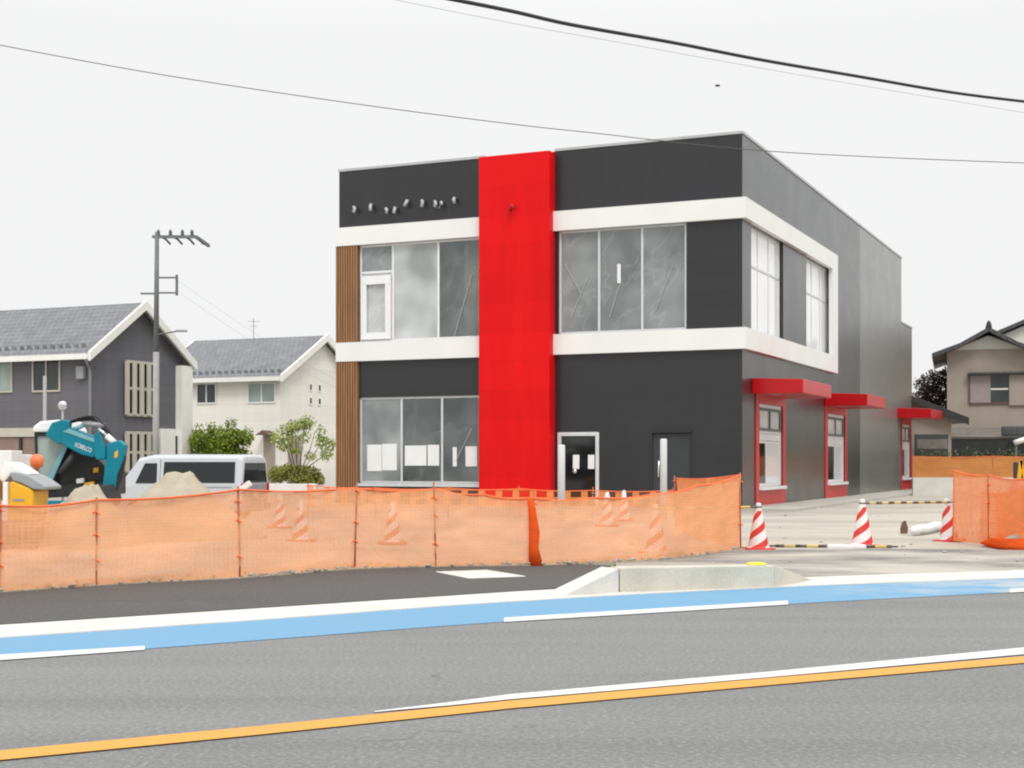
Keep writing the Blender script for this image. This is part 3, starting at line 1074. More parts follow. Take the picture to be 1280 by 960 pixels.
random.seed(4)
gw = 'white sheets behind the ground floor window'
sheet(459, 477, 556, 589, .058, 'white sheet at the left side of the leftmost lower window pane', gw)
sheet(477.6, 496, 555, 588, .06, 'white sheet with its neighbour close on the left, beside the first mullion', gw)
sheet(506, 533, 557, 582, .058, 'wide white sheet in the middle lower pane', gw)
sheet(534.5, 549, 556, 582, .06, 'narrow white sheet beside the second mullion of the lower window', gw)
sheet(582, 596.5, 558, 583, .058, 'white sheet in the right lower pane beside the red pylon', gw)
sheet(566, 571, 559, 583, .058, 'thin white strip hanging in the right lower pane', gw, 'tape_strip', 'strip')
sheet(771.5, 776, 330, 354, .03, 'short white tape strip on the middle pane of the upper right window', None, 'tape_strip', 'strip')
sheet(716, 724, 568.5, 586, -.0, 'left white paper notice on the dark glass door', 'paper notices on the glass door', 'paper_notice', 'notice')
sheet(735, 743, 568.5, 586, .0, 'right white paper notice on the dark glass door', 'paper notices on the glass door', 'paper_notice', 'notice')


def tape(p, q, d, label, w=.028):
    d = .05
    a = to_world(fx(p[0], -d), d, fz(*p, -d))
    b = to_world(fx(q[0], -d), d, fz(*q, -d))
    o = MB().tube([(0, 0, 0), (b - a)], w / 2, 5).build('tape_line', 'cap_grey')
    o.location = a
    return tag(o, label, 'tape', 'diagonal tape lines on the windows')


tape((568, 420), (590, 344), .5, 'thin pale diagonal tape line on the upper left window beside the red pylon')
tape((570, 576), (590, 536), .4, 'thin pale diagonal tape line on the lower window beside the red pylon')
tape((712, 401), (736, 344), .14, 'thin pale diagonal tape line on the left pane of the upper right window')
tape((762, 396), (776, 352), .14, 'thin pale diagonal tape line below the tape strip in the middle upper pane')
tape((726, 366), (706, 330), .14, 'short pale tape line crossing the left pane of the upper right window from its top')
tape((818, 391), (841, 332), .14, 'thin pale diagonal tape line on the pane left of the dark wall panel')
# crumpled white bags on the upper sill
for px0, px1, lab in ((751, 775, 'crumpled white plastic bag on the upper window sill, the taller one'), (777, 801, 'crumpled white plastic bag on the upper window sill beside the right mullion')):
    xm = fx((px0 + px1) / 2, -.3)
    w = fx(px1, -.3) - fx(px0, -.3)
    o = MB().blob((0, 0, .1), (w / 2, .14, .2 if 'taller' in lab else .14), px0, .5, 18, 12).build('plastic_bag', 'paper', smooth=True)
    o.location = to_world(xm, .32, 5.40)
    o.rotation_euler = (0, 0, BR)
    tag(o, lab, 'bag', 'white bags on the upper sill')

# pavement round the building
ap = MB().box(-.0 + .04, 1.7, -.6, D3 + 6, -.2, .06).box(WL, .04, -1.2, -.46, -.2, .03)
apo = ap.build('building_apron', 'concrete_grey', bevel=.02)
apo.location = (CX, CY, 0)
apo.rotation_euler = (0, 0, BR)
tag(apo, kind='structure')


# ------------------------------------------------------------------ netting fences
def net(name, label, bot, top, material, posts, seg=16, wr=.075, seed=0, group=None, topcord=True, pm='post_rust', pr=.013, cat='net fence', extra=None):
    root = thing(name, label, cat, bot[0], 0, group)
    base = Vector(bot[0])
    m = MB()
    cols = []
    for k in range(len(bot) - 1):
        for j in range(seg + (1 if k == len(bot) - 2 else 0)):
            t = j / seg
            b, u = bot[k].lerp(bot[k + 1], t), top[k].lerp(top[k + 1], t)
            w = math.sin(math.pi * t)
            u = u - Vector((0, 0, .035 * w))
            cols.append((b, u, w))
    nz = 12
    n = Vector((-(bot[-1] - bot[0]).y, (bot[-1] - bot[0]).x, 0)).normalized()
    for b, u, w in cols:
        for j in range(nz + 1):
            q = b.lerp(u, j / nz)
            a = mn.noise(Vector((q.x * 1.3 + seed, q.y * 1.3, q.z * 1.6))) * wr * 2 + mn.noise(Vector((q.x * 4 + seed, q.y * 4, q.z * 7))) * wr * .7
            m.v.append(tuple(q + n * a * (.35 + .65 * w) - base))
    for i in range(len(cols) - 1):
        for j in range(nz):
            a = i * (nz + 1) + j
            m.f.append((a, a + nz + 1, a + nz + 2, a + 1))
    m.keep = True
    m.build('net', material, root, smooth=True)
    if topcord:
        MB().tube([u - base for b, u, w in cols], .014, 6).build('cord', 'cord_orange', root, smooth=True)
    for k_, (b, u) in enumerate(posts):
        u = u + Vector((.03 * math.sin(k_ * 2.7 + seed), .02 * math.cos(k_ * 3.9), .03 * math.sin(k_ * 5.1)))
        for z_ in (.3, .62, .9):
            c_ = b.lerp(u, z_ + .05 * math.sin(k_ * 4 + z_ * 9)) - base
            MB().tube([c_ + Vector((-.04, -.02, .0)), c_ + Vector((0, -.03, .02)), c_ + Vector((.045, -.02, -.015))], .009, 5).build('tie', 'cord_orange', root)
        MB().tube([b - base - Vector((0, 0, .15)), u - base + Vector((0, 0, .06))], pr, 8).build('post', pm, root, smooth=True)
    return root


def onto(px, py_base, py_top):
    b = G(px, py_base)
    return b, AT(px, py_top, b.y)


mf = [onto(*q) for q in ((-190, 757, 640), (0, 743, 632), (120, 734.5, 625), (300, 724.5, 612), (443, 713, 610), (545, 710.5, 611), (604, 709.5, 618), (665, 708.5, 622.5), (745, 706, 622), (820, 701.5, 617), (872, 696, 607), (926, 688, 594))]
mfb, mft = [a for a, b in mf], [b for a, b in mf]
mposts = [(b, u) for k, (b, u) in enumerate(mf) if k in (1, 2, 3, 4, 5, 7, 11)]
mroot = net('safety_net_fence', 'long orange safety net fence along the dark pavement in front of the shop', mfb, mft, 'net_orange', mposts, seg=10)
# gathered fold of netting at the middle post
b, u = mf[7]
fold = MB().tube([b - mfb[0] + Vector((.05, -.06, .02)), b - mfb[0] + Vector((.02, -.07, .25)), b.lerp(u, .5) - mfb[0] + Vector((.03, -.06, 0)), b.lerp(u, .85) - mfb[0] + Vector((0, -.05, 0)), u - mfb[0] + Vector((-.03, -.03, 0))], [.10, .07, .075, .05, .03], 10)
fold.build('gathered_net', 'net_folded', mroot, smooth=True)
# return panel running back into the site
b1, u1 = mf[-1]
b2 = Vector((AT(845, 598, 30).x, 30, gz(3.4, 30)))
net('safety_net_fence', 'short orange net panel running back into the site behind the tall end post', [b1 + Vector((-.02, .05, 0)), b2], [u1 + Vector((-.02, .05, 0)), AT(845, 598, 30)], 'net_dense', [(b2, AT(845, 598, 30))], seg=24, seed=5)
# inner net of wide tapes near the building
rb = [Vector((AT(px, 600, 37).x, 37, gz(0, 37))) for px in (384, 470, 560, 650, 740, 842)]
rt = [Vector((p.x, p.y, z)) for p, z in zip(rb, (.80, .72, .72, .70, .66, .66))]
rbb = [Vector((p.x, p.y, .24)) for p in rb]
net('safety_net_fence', 'low orange net of wide tapes standing in front of the building wall', rbb, rt, 'net_wide', list(zip(rb, rt)), seg=12, seed=9, wr=.02)
# right hand fence
rf = [onto(1191, 676, 588), onto(1236, 681, 594), onto(1282, 687, 599), onto(1400, 700, 604)]
rroot = net('safety_net_fence', 'bright orange net fence right of the striped cones at the site entrance', [a for a, b in rf], [b for a, b in rf], 'net_dense', rf[:2] + rf[2:3], seg=12, seed=14, wr=.06)
of = [onto(1228, 675, 616), onto(1282, 681, 612), onto(1400, 692, 614)]
of = [(a + Vector((.05, .25, 0)), b + Vector((.05, .25, 0))) for a, b in of]
net('safety_net_fence', 'second orange net with oval holes just behind the right fence', [a for a, b in of], [b for a, b in of], 'net_oval', of[1:2], seg=12, seed=24, wr=.05)
fl = MB().blob((0, 0, 0), (1.6, .22, .10), 3, .4, 20, 8).build('fallen_net', 'net_folded', rroot, smooth=True)
fl.location = rf[2][0].lerp(rf[1][0], .2) - rf[0][0] + Vector((0, -.1, .06))
fl.rotation_euler = (0, 0, math.atan2((rf[2][0] - rf[1][0]).y, (rf[2][0] - rf[1][0]).x))
# far fence on the low white wall
fw0, fw1 = Vector((AT(1141, 600, 60).x, 60, 0)), Vector((30, 59.4, 0))
wm = MB()
dv = fw1 - fw0
wm.box(0, dv.length, 0, .15, -.3, .74)
wo = wm.build('boundary_wall', 'concrete_pale', bevel=.01)
wo.location = fw0
wo.rotation_euler = (0, 0, math.atan2(dv.y, dv.x))
tag(wo, 'low white concrete boundary wall at the back right of the site', 'wall')
L = [fw0.lerp(fw1, t) + Vector((0, .05, 0)) for t in (0, .25, .5, .75, 1)]
net('safety_net_fence', 'brownish orange net along the top of the low white wall at the back', [p + Vector((0, 0, .745)) for p in L], [p + Vector((0, 0, 1.62)) for p in L], 'net_far', [(p + Vector((0, 0, .2)), p + Vector((0, 0, 1.62))) for p in L], seg=10, seed=3)


# loose stones along the foot of the net and over the entrance
rn = random.Random(17)
gs = MB()
for k in range(560):
    if k < 420:
        i_ = rn.randrange(len(ge) - 1)
        p_ = ge[i_].lerp(ge[i_ + 1], rn.random()) + Vector((.5, -.87, 0)) * rn.uniform(-.5, .22) * rn.random()
        z_ = .04
    else:
        p_ = G(rn.uniform(700, 1300), rn.uniform(640, 705))
        z_ = .02 if kd(p_.x, p_.y) < 4 else gz(p_.x, p_.y)
    r_ = (.012 if k < 420 else .008) + .026 * rn.random() ** 3
    gs.blob((p_.x, p_.y, z_ + r_ * .4), (r_ * rn.uniform(.8, 1.6), r_, r_ * .7), k, .5, 6, 4)
gs.keep = True
tag(gs.build('gravel', 'stone'), kind='stuff')


# ------------------------------------------------------------------ cones and bars
def make_cone():
    r = thing('traffic_cone', '', 'traffic cone', (0, 0, 0), 0, 'red and white striped traffic cones')
    b = MB()
    b.prism([(-.24, -.17), (-.17, -.24), (.17, -.24), (.24, -.17), (.24, .17), (.17, .24), (-.17, .24), (-.24, .17)], 0, .045, 'z')
    b.build('cone_base', 'cone_red', r, bevel=.012)
    MB().lathe([(.185, .046), (.165, .07), (.045, .73), (.043, .755), (.02, .765)], 24).build('cone_body', 'cone_stripes', r, smooth=False)
    return r


cone = make_cone()
cones = [
    (948, 685.5, 1.0, 'striped traffic cone standing just right of the tall orange net end post'),
    (1078, 682, 1.05, 'striped traffic cone in the middle of the site entrance'),
    (1187, 675, 1.0, 'striped traffic cone leaning against the left edge of the right orange net'),
    (820, 690, 1.0, 'striped cone seen through the orange net closest to the tall end post'),
    (759, 656, 1.0, 'striped cone behind the net just right of the glass door'),
    (780, 650, .95, 'striped cone behind the net below the dark wall between the two doors'),
    (491, 678, .95, 'striped cone seen through the net below the ground floor window'),
    (376, 675, .95, 'striped cone behind the net below the low round bush, the nearer of two'),
    (350, 658, .95, 'striped cone behind the net below the low round bush, the farther of two'),
]
CP = []
for k, (px, py, s, lab) in enumerate(cones):
    o = cone if k == 0 else copy_tree(cone)
    p = G(px, py)
    o.location = (p.x, p.y, max(gz(p.x, p.y), .018 if k < 3 and p.y < 22 else -9))
    o.rotation_euler = (0, 0, R(17 * k + 5))
    if k == 2:
        o.rotation_euler = (R(2), R(4), R(200))
    o.scale = (s, s, s)
    o['label'] = lab
    CP.append((Vector(o.location), s))


def bar(a, b, r, label):
    d_ = Vector(b) - Vector(a)
    ro = thing('barrier_pole', label, 'barrier pole', a, 0, 'black and yellow barrier poles')
    ro.rotation_euler = d_.to_track_quat('X', 'Z').to_euler()
    MB().tube([(0.04, 0, 0), (d_.length - .04, 0, 0)], r, 10).build('rod', 'bar_stripes', ro, smooth=True)
    for x in (0, d_.length):
        ring = MB()
        pts = [(x + .05 * math.cos(t * math.pi / 8), .05 * math.sin(t * math.pi / 8), 0) for t in range(17)]
        ring.tube(pts, .012, 6, cap=False).build('end_ring', 'black_rubber', ro, smooth=True)
    return ro


def ctop(k):
    p, s = CP[k]
    return p + Vector((0, 0, .70 * s))


bar(ctop(1), ctop(2), .022, 'black and yellow pole hung between the middle and right cone tops')
bar(ctop(3), ctop(0), .022, 'black and yellow pole from the left entrance cone back behind the net')
a, b = G(966, 685), G(1118, 686)
bar(a + Vector((0, 0, .035)), b + Vector((0, 0, .035)), .026, 'black and yellow pole lying on the ground across the entrance')
o = MB().prism([(-.32, -.09), (.30, -.11), (.33, .07), (-.28, .1)], 0, .075, 'z').build('white_board', 'white_plastic', bevel=.02)
o.location = G(1057, 686.5) + Vector((0, -.02, 0))
o.rotation_euler = (0, 0, R(3))
tag(o, 'short white board lying over the black and yellow ground pole', 'board')
a, b = G(1141, 669), G(1182, 661)
tb = MB()
pts = [a.lerp(b, t / 6) + Vector((0, 0, .085 + .012 * math.sin(t * 2.1))) for t in range(7)]
o = tb.tube([p - a for p in pts], [.07, .085, .09, .085, .09, .088, .07], 12).build('white_roll', 'white_plastic', smooth=True)
o.location = a
tag(o, 'thick white roll lying on the ground left of the right striped cone', 'roll')
o = MB().prism([(-.06, 0), (.06, 0), (.07, .12), (.02, .26), (-.03, .22), (-.065, .1)], -.05, .05, 'y').build('wooden_stake', 'brown_wood', bevel=.01)
o.location = G(1130, 667)
tag(o, 'short brown broken stake standing at the end of the white roll', 'stake')

for px, Y, yt, lab in ((702, 34.6, 556, 'pale grey round post standing left of the glass door'), (829.5, 35.5, 548.5, 'pale grey round post in front of the dark steel door')):
    p = AT(px, yt, Y)
    o = MB().tube([(0, 0, -.1), (0, 0, p.z - .03), (0, 0, p.z)], [.085, .085, .07], 14).build('grey_post', 'aluminium', smooth=True)
    o.location = (p.x, p.y, 0)
    tag(o, lab, 'post', 'pale posts before the shop doors')


# ------------------------------------------------------------------ sand heaps, plank
def heap(name, px0, px1, py_top, Y, dy, seed, label):
    a, b = AT(px0, py_top, Y), AT(px1, py_top, Y)
    cx, rx = (a.x + b.x) / 2, (b.x - a.x) / 2
    z0 = gz(cx, Y) - .12
    hh = a.z - z0
    m = MB()
    N = 44
    for j in range(N + 1):
        for i in range(N + 1):
            u, v = i / N * 2 - 1, j / N * 2 - 1
            r = math.hypot(u, v) * (1 + .18 * mn.noise(Vector((u * 1.4 + seed, v * 1.4, 1))))
            k = max(0, 1 - r) ** .85
            q = Vector((u * 3 + seed, v * 3, 0))
            z = hh * (min(1, k * 1.12)) * (1 + .14 * mn.noise(q)) + (.10 * mn.noise(q * 2.1) + .05 * mn.noise(q * 6)) * min(1, k * 3)
            m.v.append((u * rx * 1.25, v * dy, z))
    for j in range(N):
        for i in range(N):
            p = j * (N + 1) + i
            m.f.append((p, p + 1, p + N + 2, p + N + 1))
    m.keep = True
    o = m.build(name, 'sand', smooth=True)
    o.location = (cx, Y, z0)
    return tag(o, label, 'sand heap', 'sand heaps behind the net')


heap('sand_heap', 45, 175, 611, 25, 1.6, 3, 'low sand heap in front of the teal excavator')
heap('sand_heap', 140, 308, 592, 27, 1.9, 8, 'taller sand heap in front of the white van')
a, b = AT(288, 622, 18.5), AT(313, 603.5, 18.5)
o = MB().box(-.03, (b - a).length, -.05, .05, -.035, .035).build('white_plank', 'white_plastic', bevel=.006)
o.location = a
o.rotation_euler = (b - a).to_track_quat('X', 'Z').to_euler()
tag(o, 'white plank poking up above the net in front of the van rear lamp', 'plank')

# ------------------------------------------------------------------ excavator
EY = 33.0
es = EY / F
ez = gz(-9.7, EY)
ex = thing('mini_excavator', 'teal mini excavator with folded boom and white cab roof behind the sand heap', 'excavator', ((110 - 640) * es, EY, ez))


def E(px, py):
    return ((px - 110) * es, H - ez + (HOR - py) * es)


def eprism(pts, y0, y1, name, material, parent=ex, bevel=.02):
    return MB().prism([E(*q) for q in pts], y0, y1, 'y').build(name, material, parent, bevel=bevel)


for y0 in (-.75, .35):
    pr = []
    for k in range(14):
        th = 2 * math.pi * k / 14
        cxk = .75 if math.cos(th) > 0 else -.75
        pr.append((cxk + .24 * math.cos(th) - .1, .25 + .24 * math.sin(th)))
    MB().prism(pr, y0, y0 + .4, 'y').build('crawler_track', 'black_rubber', ex, bevel=.03)
MB().box(-.5, .5, -.4, .4, .3, .62).build('undercarriage', 'iron_dark', ex)
eprism([(58, 612), (64, 588), (90, 572), (128, 570), (147, 590), (147, 618), (62, 622)], -.55, .75, 'engine_body', 'iron_dark', bevel=.05)
eprism([(84, 604), (87, 570), (97, 556), (132, 572), (140, 600)], -.62, -.50, 'side_cover', 'black_rubber', bevel=.03)
# cab
cabf = MB()
cabf.prism([E(58, 545), E(61, 545), E(63, 606), E(60, 606)], -.85, -.75)
cabf.prism([E(99, 545), E(104, 545), E(80, 606), E(73, 606)], -.85, -.72)
cabf.prism([E(58, 541), E(104, 541), E(104, 546), E(58, 546)], -.85, .35)
cabf.prism([E(60, 603), E(80, 603), E(80, 610), E(60, 610)], -.85, .35)
cabf.prism([E(58, 545), E(61, 545), E(63, 606), E(60, 606)], .25, .35)
cab = cabf.build('cab', 'black_rubber', ex, bevel=.015)
eprism([(99, 546), (105, 546), (77, 608), (70, 608)], -.88, -.855, 'cab_pillar', 'teal_pale', bevel=.006)
MB().prism([E(61, 546), E(99, 546), E(74, 603), E(63, 603)], -.80, -.79).build('cab_glass', 'window_pale', cab)
eprism([(66, 556), (80, 556), (82, 590), (70, 596)], -.35, .1, 'seat', 'grey_plastic', bevel=.05)
eprism([(57, 541), (58, 534), (66, 528), (88, 526), (97, 527), (104, 541)], -.92, .42, 'cab_roof', 'white_plastic', bevel=.05)
# boom, arm, rams
eprism([(76, 545), (84, 530), (97, 526), (106, 528), (103, 552), (92, 556)], -1.12, -.9, 'boom_knuckle', 'teal', bevel=.03)
bm_ = eprism([(97, 540), (106, 535.5), (139, 548), (142, 556), (136, 572), (121, 568.5), (103, 559), (97, 554)], -1.2, -.86, 'boom', 'teal', bevel=.03)
eprism([(99, 541.5), (106, 537.5), (138, 549.5), (137, 554), (105, 542.5)], -1.215, -1.2, 'boom_flange', 'teal_pale', ex, bevel=.003)
eprism([(137, 546), (142, 540), (151, 564), (150, 574), (140, 575), (137, 568)], -1.25, -.95, 'boom_bracket', 'teal', bevel=.03)
arm = eprism([(151, 556), (166, 551), (174, 557), (171, 575), (164, 593), (160, 618), (145, 620), (148, 590), (150, 572)], -1.18, -.92, 'arm', 'teal', bevel=.03)
eprism([(161, 566), (165, 563), (165, 571), (161, 573)], -1.19, -1.18, 'warning_sticker', 'machine_yellow', arm, bevel=0)
eprism([(165, 577), (173, 570), (168, 598), (160, 618), (157, 618)], -1.12, -.96, 'arm_link', 'black_rubber', bevel=.02)


def epole(a, b, r, y, name, material):
    (x0, z0), (x1, z1) = E(*a), E(*b)
    MB().tube([(x0, y, z0), (x1, y, z1)], r, 10).build(name, material, ex, smooth=True)


epole((92, 592), (110, 566), .07, -1.0, 'ram_cylinder', 'iron_dark')
epole((110, 566), (120, 556), .035, -1.0, 'ram_rod', 'steel')
epole((150, 546), (160, 555), .075, -1.08, 'ram_cylinder', 'white_plastic')
epole((140, 537), (152, 548), .04, -1.08, 'ram_rod', 'steel')
epole((120, 531), (146, 533), .055, -1.02, 'ram_cylinder', 'grey_plastic')
epole((104, 540), (121, 533), .05, -1.02, 'ram_rod', 'teal_pale')
for k, (lift, yy) in enumerate(((524, -1.0), (526, -.96), (522, -1.05))):
    pts = []
    for t in range(13):
        f = t / 12
        px = 94 + f * 66 + k * 2
        py = 532 - math.sin(f * math.pi) * (532 - lift) + max(0, f - .6) * 62
        x, z = E(px, py)
        pts.append((x, yy, z))
    MB().tube(pts, .022, 7).build('hydraulic_hose', 'black_rubber', ex, smooth=True)
eprism([(142, 606), (160, 604), (164, 624), (152, 640), (138, 634)], -1.35, -.75, 'bucket', 'iron_dark', bevel=.03)
eprism([(127, 585), (133, 584), (133, 590), (127, 591)], -.68, -.6, 'work_lamp', 'machine_yellow', bevel=.02)
eprism([(107, 598), (116, 597), (116, 603), (107, 604)], -.72, -.6, 'work_lamp', 'white_plastic', bevel=.02)
eprism([(117, 603), (128, 601), (131, 612), (116, 612)], -.72, -.6, 'control_box', 'machine_yellow', bevel=.02)
eprism([(60, 624), (150, 624), (150, 638), (60, 638)], -1.25, -1.05, 'dozer_blade', 'teal', bevel=.02)
fc = bpy.data.curves.new('maker_lettering', 'FONT')
fc.body = 'KOBELCO'
fc.size = .17
fc.extrude = .003
fo = bpy.data.objects.new('lettering_source', fc)
COL.objects.link(fo)
bpy.context.view_layer.update()
lm = bpy.data.meshes.new_from_object(fo.evaluated_get(bpy.context.evaluated_depsgraph_get()))
bpy.data.objects.remove(fo)
lm.materials.clear()
lm.materials.append(MATS['white_plastic'])
lo_ = bpy.data.objects.new('lettering', lm)
COL.objects.link(lo_)
lo_.parent = bm_
xl, zl = E(113, 558.5)
lo_.location = (xl, -1.206, zl)
lo_.rotation_euler = (R(90), R(21), 0)
lo_.scale = (.5, .8, 1)

# ------------------------------------------------------------------ yellow machine, boxes and lamp at the left edge
YY = 24.0
ys_ = YY / F
ym = thing('compact_machine', 'small yellow machine with grey curved hood at the left edge behind the net', 'machine', ((30 - 640) * ys_, YY, gz(-8, YY)))
yz = gz(-8, YY)


def Yp(px, py):
    return ((px - 30) * ys_, H - yz + (HOR - py) * ys_)


MB().prism([Yp(*q) for q in ((21, 603), (27, 600), (47, 609), (52, 614), (51, 630), (49, 650), (20, 650))], -.4, .4).build('yellow_body', 'machine_yellow', ym, bevel=.05)
MB().prism([Yp(*q) for q in ((-14, 594), (0, 594), (5, 598), (4, 622), (-14, 630))], -.4, .4).build('yellow_body', 'machine_yellow', ym, bevel=.05)
hood = []
for t in range(9):
    f = t / 8
    hood.append(Yp(22 + 46 * f, 597 - 10 * math.sin(math.pi * (.25 + f * .7)) + 13 * f))
hood += [Yp(66, 612), Yp(52, 611), Yp(38, 604), Yp(26, 600)]
MB().prism(hood, -.42, .42).build('grey_hood', 'grey_plastic', ym, bevel=.04)
MB().prism([Yp(*q) for q in ((13, 577), (22, 579), (44, 592), (38, 597), (20, 594), (12, 604), (7, 599))], -.30, .3).build('white_arm', 'white_plastic', ym, bevel=.04)
MB().prism([Yp(*q) for q in ((15, 602), (21, 602), (21, 650), (15, 650))], -.45, -.3).build('white_leg', 'white_plastic', ym, bevel=.02)
MB().box(*[v for v in (-.05, .14)], -.41, -.405, Yp(0, 625.5)[1], Yp(0, 623)[1]).build('name_plate', 'grey_plastic', ym)
MB().box(-1.0, .3, -.5, .5, 0, .45).build('undercarriage', 'iron_dark', ym, bevel=.05)
for px0, px1, pt, YB, lab in ((-30, 14.5, 563, 26.5, 'white metal box at the left edge, the larger of two'), (15.5, 28, 568, 27.2, 'small white metal box at the left edge beside the larger one')):
    p0, p1 = AT(px0, pt, YB), AT(px1, pt, YB)
    z0 = gz(p0.x, YB)
    bx = MB().box(0, p1.x - p0.x, 0, .6, 0, p0.z - z0)
    o = bx.build('white_cabinet', 'white_plastic', bevel=.02)
    o.location = (p0.x, YB, z0)
    tag(o, lab, 'cabinet', 'white cabinets at the left edge')
p = AT(46, 577, 25)
lz = gz(p.x, 25)
lp = thing('warning_lamp', 'round orange warning lamp on a thin stand left of the excavator cab', 'warning lamp', (p.x, 25, lz))
MB().tube([(0, 0, 0), (0, 0, p.z - lz - .1)], .02, 8).build('stand', 'steel', lp, smooth=True)
MB().lathe([(.05, p.z - lz - .12), (.11, p.z - lz - .08), (.12, p.z - lz + .03), (.09, p.z - lz + .1), (.02, p.z - lz + .13)], 16).build('lamp_globe', 'lamp_orange', lp, smooth=True)

# ------------------------------------------------------------------ van
VY = 43.5
vr = AT(301, 600, VY)
vz = gz(vr.x - 2, VY + .6)
VROT = R(180 - 20)
vr += Vector((.58, 1.59, 0))
van = thing('van', 'white high roofed passenger van with dark windows parked behind the sand heap', 'van', (vr.x, vr.y, vz), VROT)
# local: x from tail (0) to nose (4.75); local y 0 = near side ... 1.69 = far side (mirrored by the half turn)
zb0 = H - vz + (HOR - 567.5) * VY / F


def vsec(x, zt, zbelt, w, wt):
    c = .845
    return [(x, c - (w - .06), .30), (x, c - w, .42), (x, c - w, zbelt), (x, c - wt, zt - .12), (x, c - wt + .10, zt - .02), (x, c, zt), (x, c + wt - .10, zt - .02), (x, c + wt, zt - .12), (x, c + w, zbelt), (x, c + w, .42), (x, c + (w - .06), .30)]


secs = [vsec(0, zb0 - .16, 1.08, .80, .69), vsec(.04, zb0 - .07, 1.1, .835, .715), vsec(.16, zb0 - .01, 1.1, .845, .735), vsec(1.5, zb0, 1.1, .845, .745), vsec(3.2, zb0, 1.08, .845, .74), vsec(3.75, zb0 - .10, 1.06, .84, .70), vsec(4.35, 1.25, 1.0, .82, .72), vsec(4.62, 1.02, .85, .78, .68), vsec(4.72, .80, .7, .72, .62)]
vm_ = MB()
for s_ in secs:
    vm_.v += s_
k = len(secs[0])
for i in range(len(secs) - 1):
    for j in range(k):
        a, b = i * k + j, i * k + (j + 1) % k
        vm_.f.append((a, b, b + k, a + k))
vm_.f.append(tuple(range(k)))
vm_.f.append(tuple(range((len(secs) - 1) * k, len(secs) * k))[::-1])
vb = vm_.build('body', 'van_white', van, bevel=.045, seg=3)


def vside(x0, x1, z0, z1, name, material, near=True, lift=.012, taper=.0):
    """a panel lying on the leaning side glass area."""
    def yy(z):
        f = (z - 1.1) / (zb0 - .12 - 1.1)
        w = .845 + (.742 - .845) * f + lift
        return .845 + (w if near else -w)
    m = MB()
    t = -.02 if near else .02
    pts = [(x0, z0), (x1, z0), (x1 - taper, z1), (x0 + .03, z1)]
    A = [Vector((x, yy(z), z)) for x, z in pts]
    B = [a + Vector((0, t, 0)) for a in A]
    m.quad(*A).quad(*B[::-1])
    for q in range(4):
        m.quad(A[q], A[(q + 1) % 4], B[(q + 1) % 4], B[q])
    return m.build(name, material, van)


for nr in (True, False):
    vside(2.86, 2.875, .5, zb0 - .16, 'door_gap', 'dark_trim', nr, .006)
    vside(1.55, 1.565, .5, 1.13, 'door_gap', 'dark_trim', nr, .006)
    vside(.3, 2.8, 1.02, 1.05, 'slide_rail', 'grey_plastic', nr, .008)
    vside(3.0, 3.16, .98, 1.02, 'door_handle', 'dark_trim', nr, .02)
    vside(.22, 2.75, 1.16, zb0 - .24, 'side_window', 'car_glass', nr)
    vside(2.98, 3.75, 1.14, zb0 - .28, 'front_window', 'car_glass', nr, taper=.3)
ro_ = MB()
ro_.prism([(.845 - .70, 1.17), (.845 + .70, 1.17), (.845 + .60, zb0 - .27), (.845 - .60, zb0 - .27)], -.015, .02, 'x')
ro_.build('rear_window', 'car_glass', van)
MB().box(-.018, .02, .12, 1.57, .55, 1.12).build('tailgate', 'grey_plastic', van, bevel=.01)
for y0 in (.02, 1.5):
    MB().box(-.03, .12, y0, y0 + .16, .85, 1.15).build('tail_lamp', 'lamp_red', van, bevel=.02)
MB().box(-.10, .05, .04, 1.65, .32, .56).build('bumper', 'grey_plastic', van, bevel=.03)
MB().box(-.032, -.02, .68, 1.01, .72, .88).build('number_plate', 'white_plastic', van)
for x in (.95, 3.75):
    for y0 in (-.005, 1.505):
        wl = MB().lathe([(.2, 0), (.31, .0), (.33, .03), (.33, .17), (.31, .2), (.2, .2)], 24)
        w = wl.build('wheel', 'black_rubber', van, smooth=False)
        w.rotation_euler = (R(-90), 0, 0)
        w.location = (x, y0, .33)
        MB().lathe([(.19, -.004), (.15, -.008), (.05, .02)], 16).build('rim', 'steel', w)


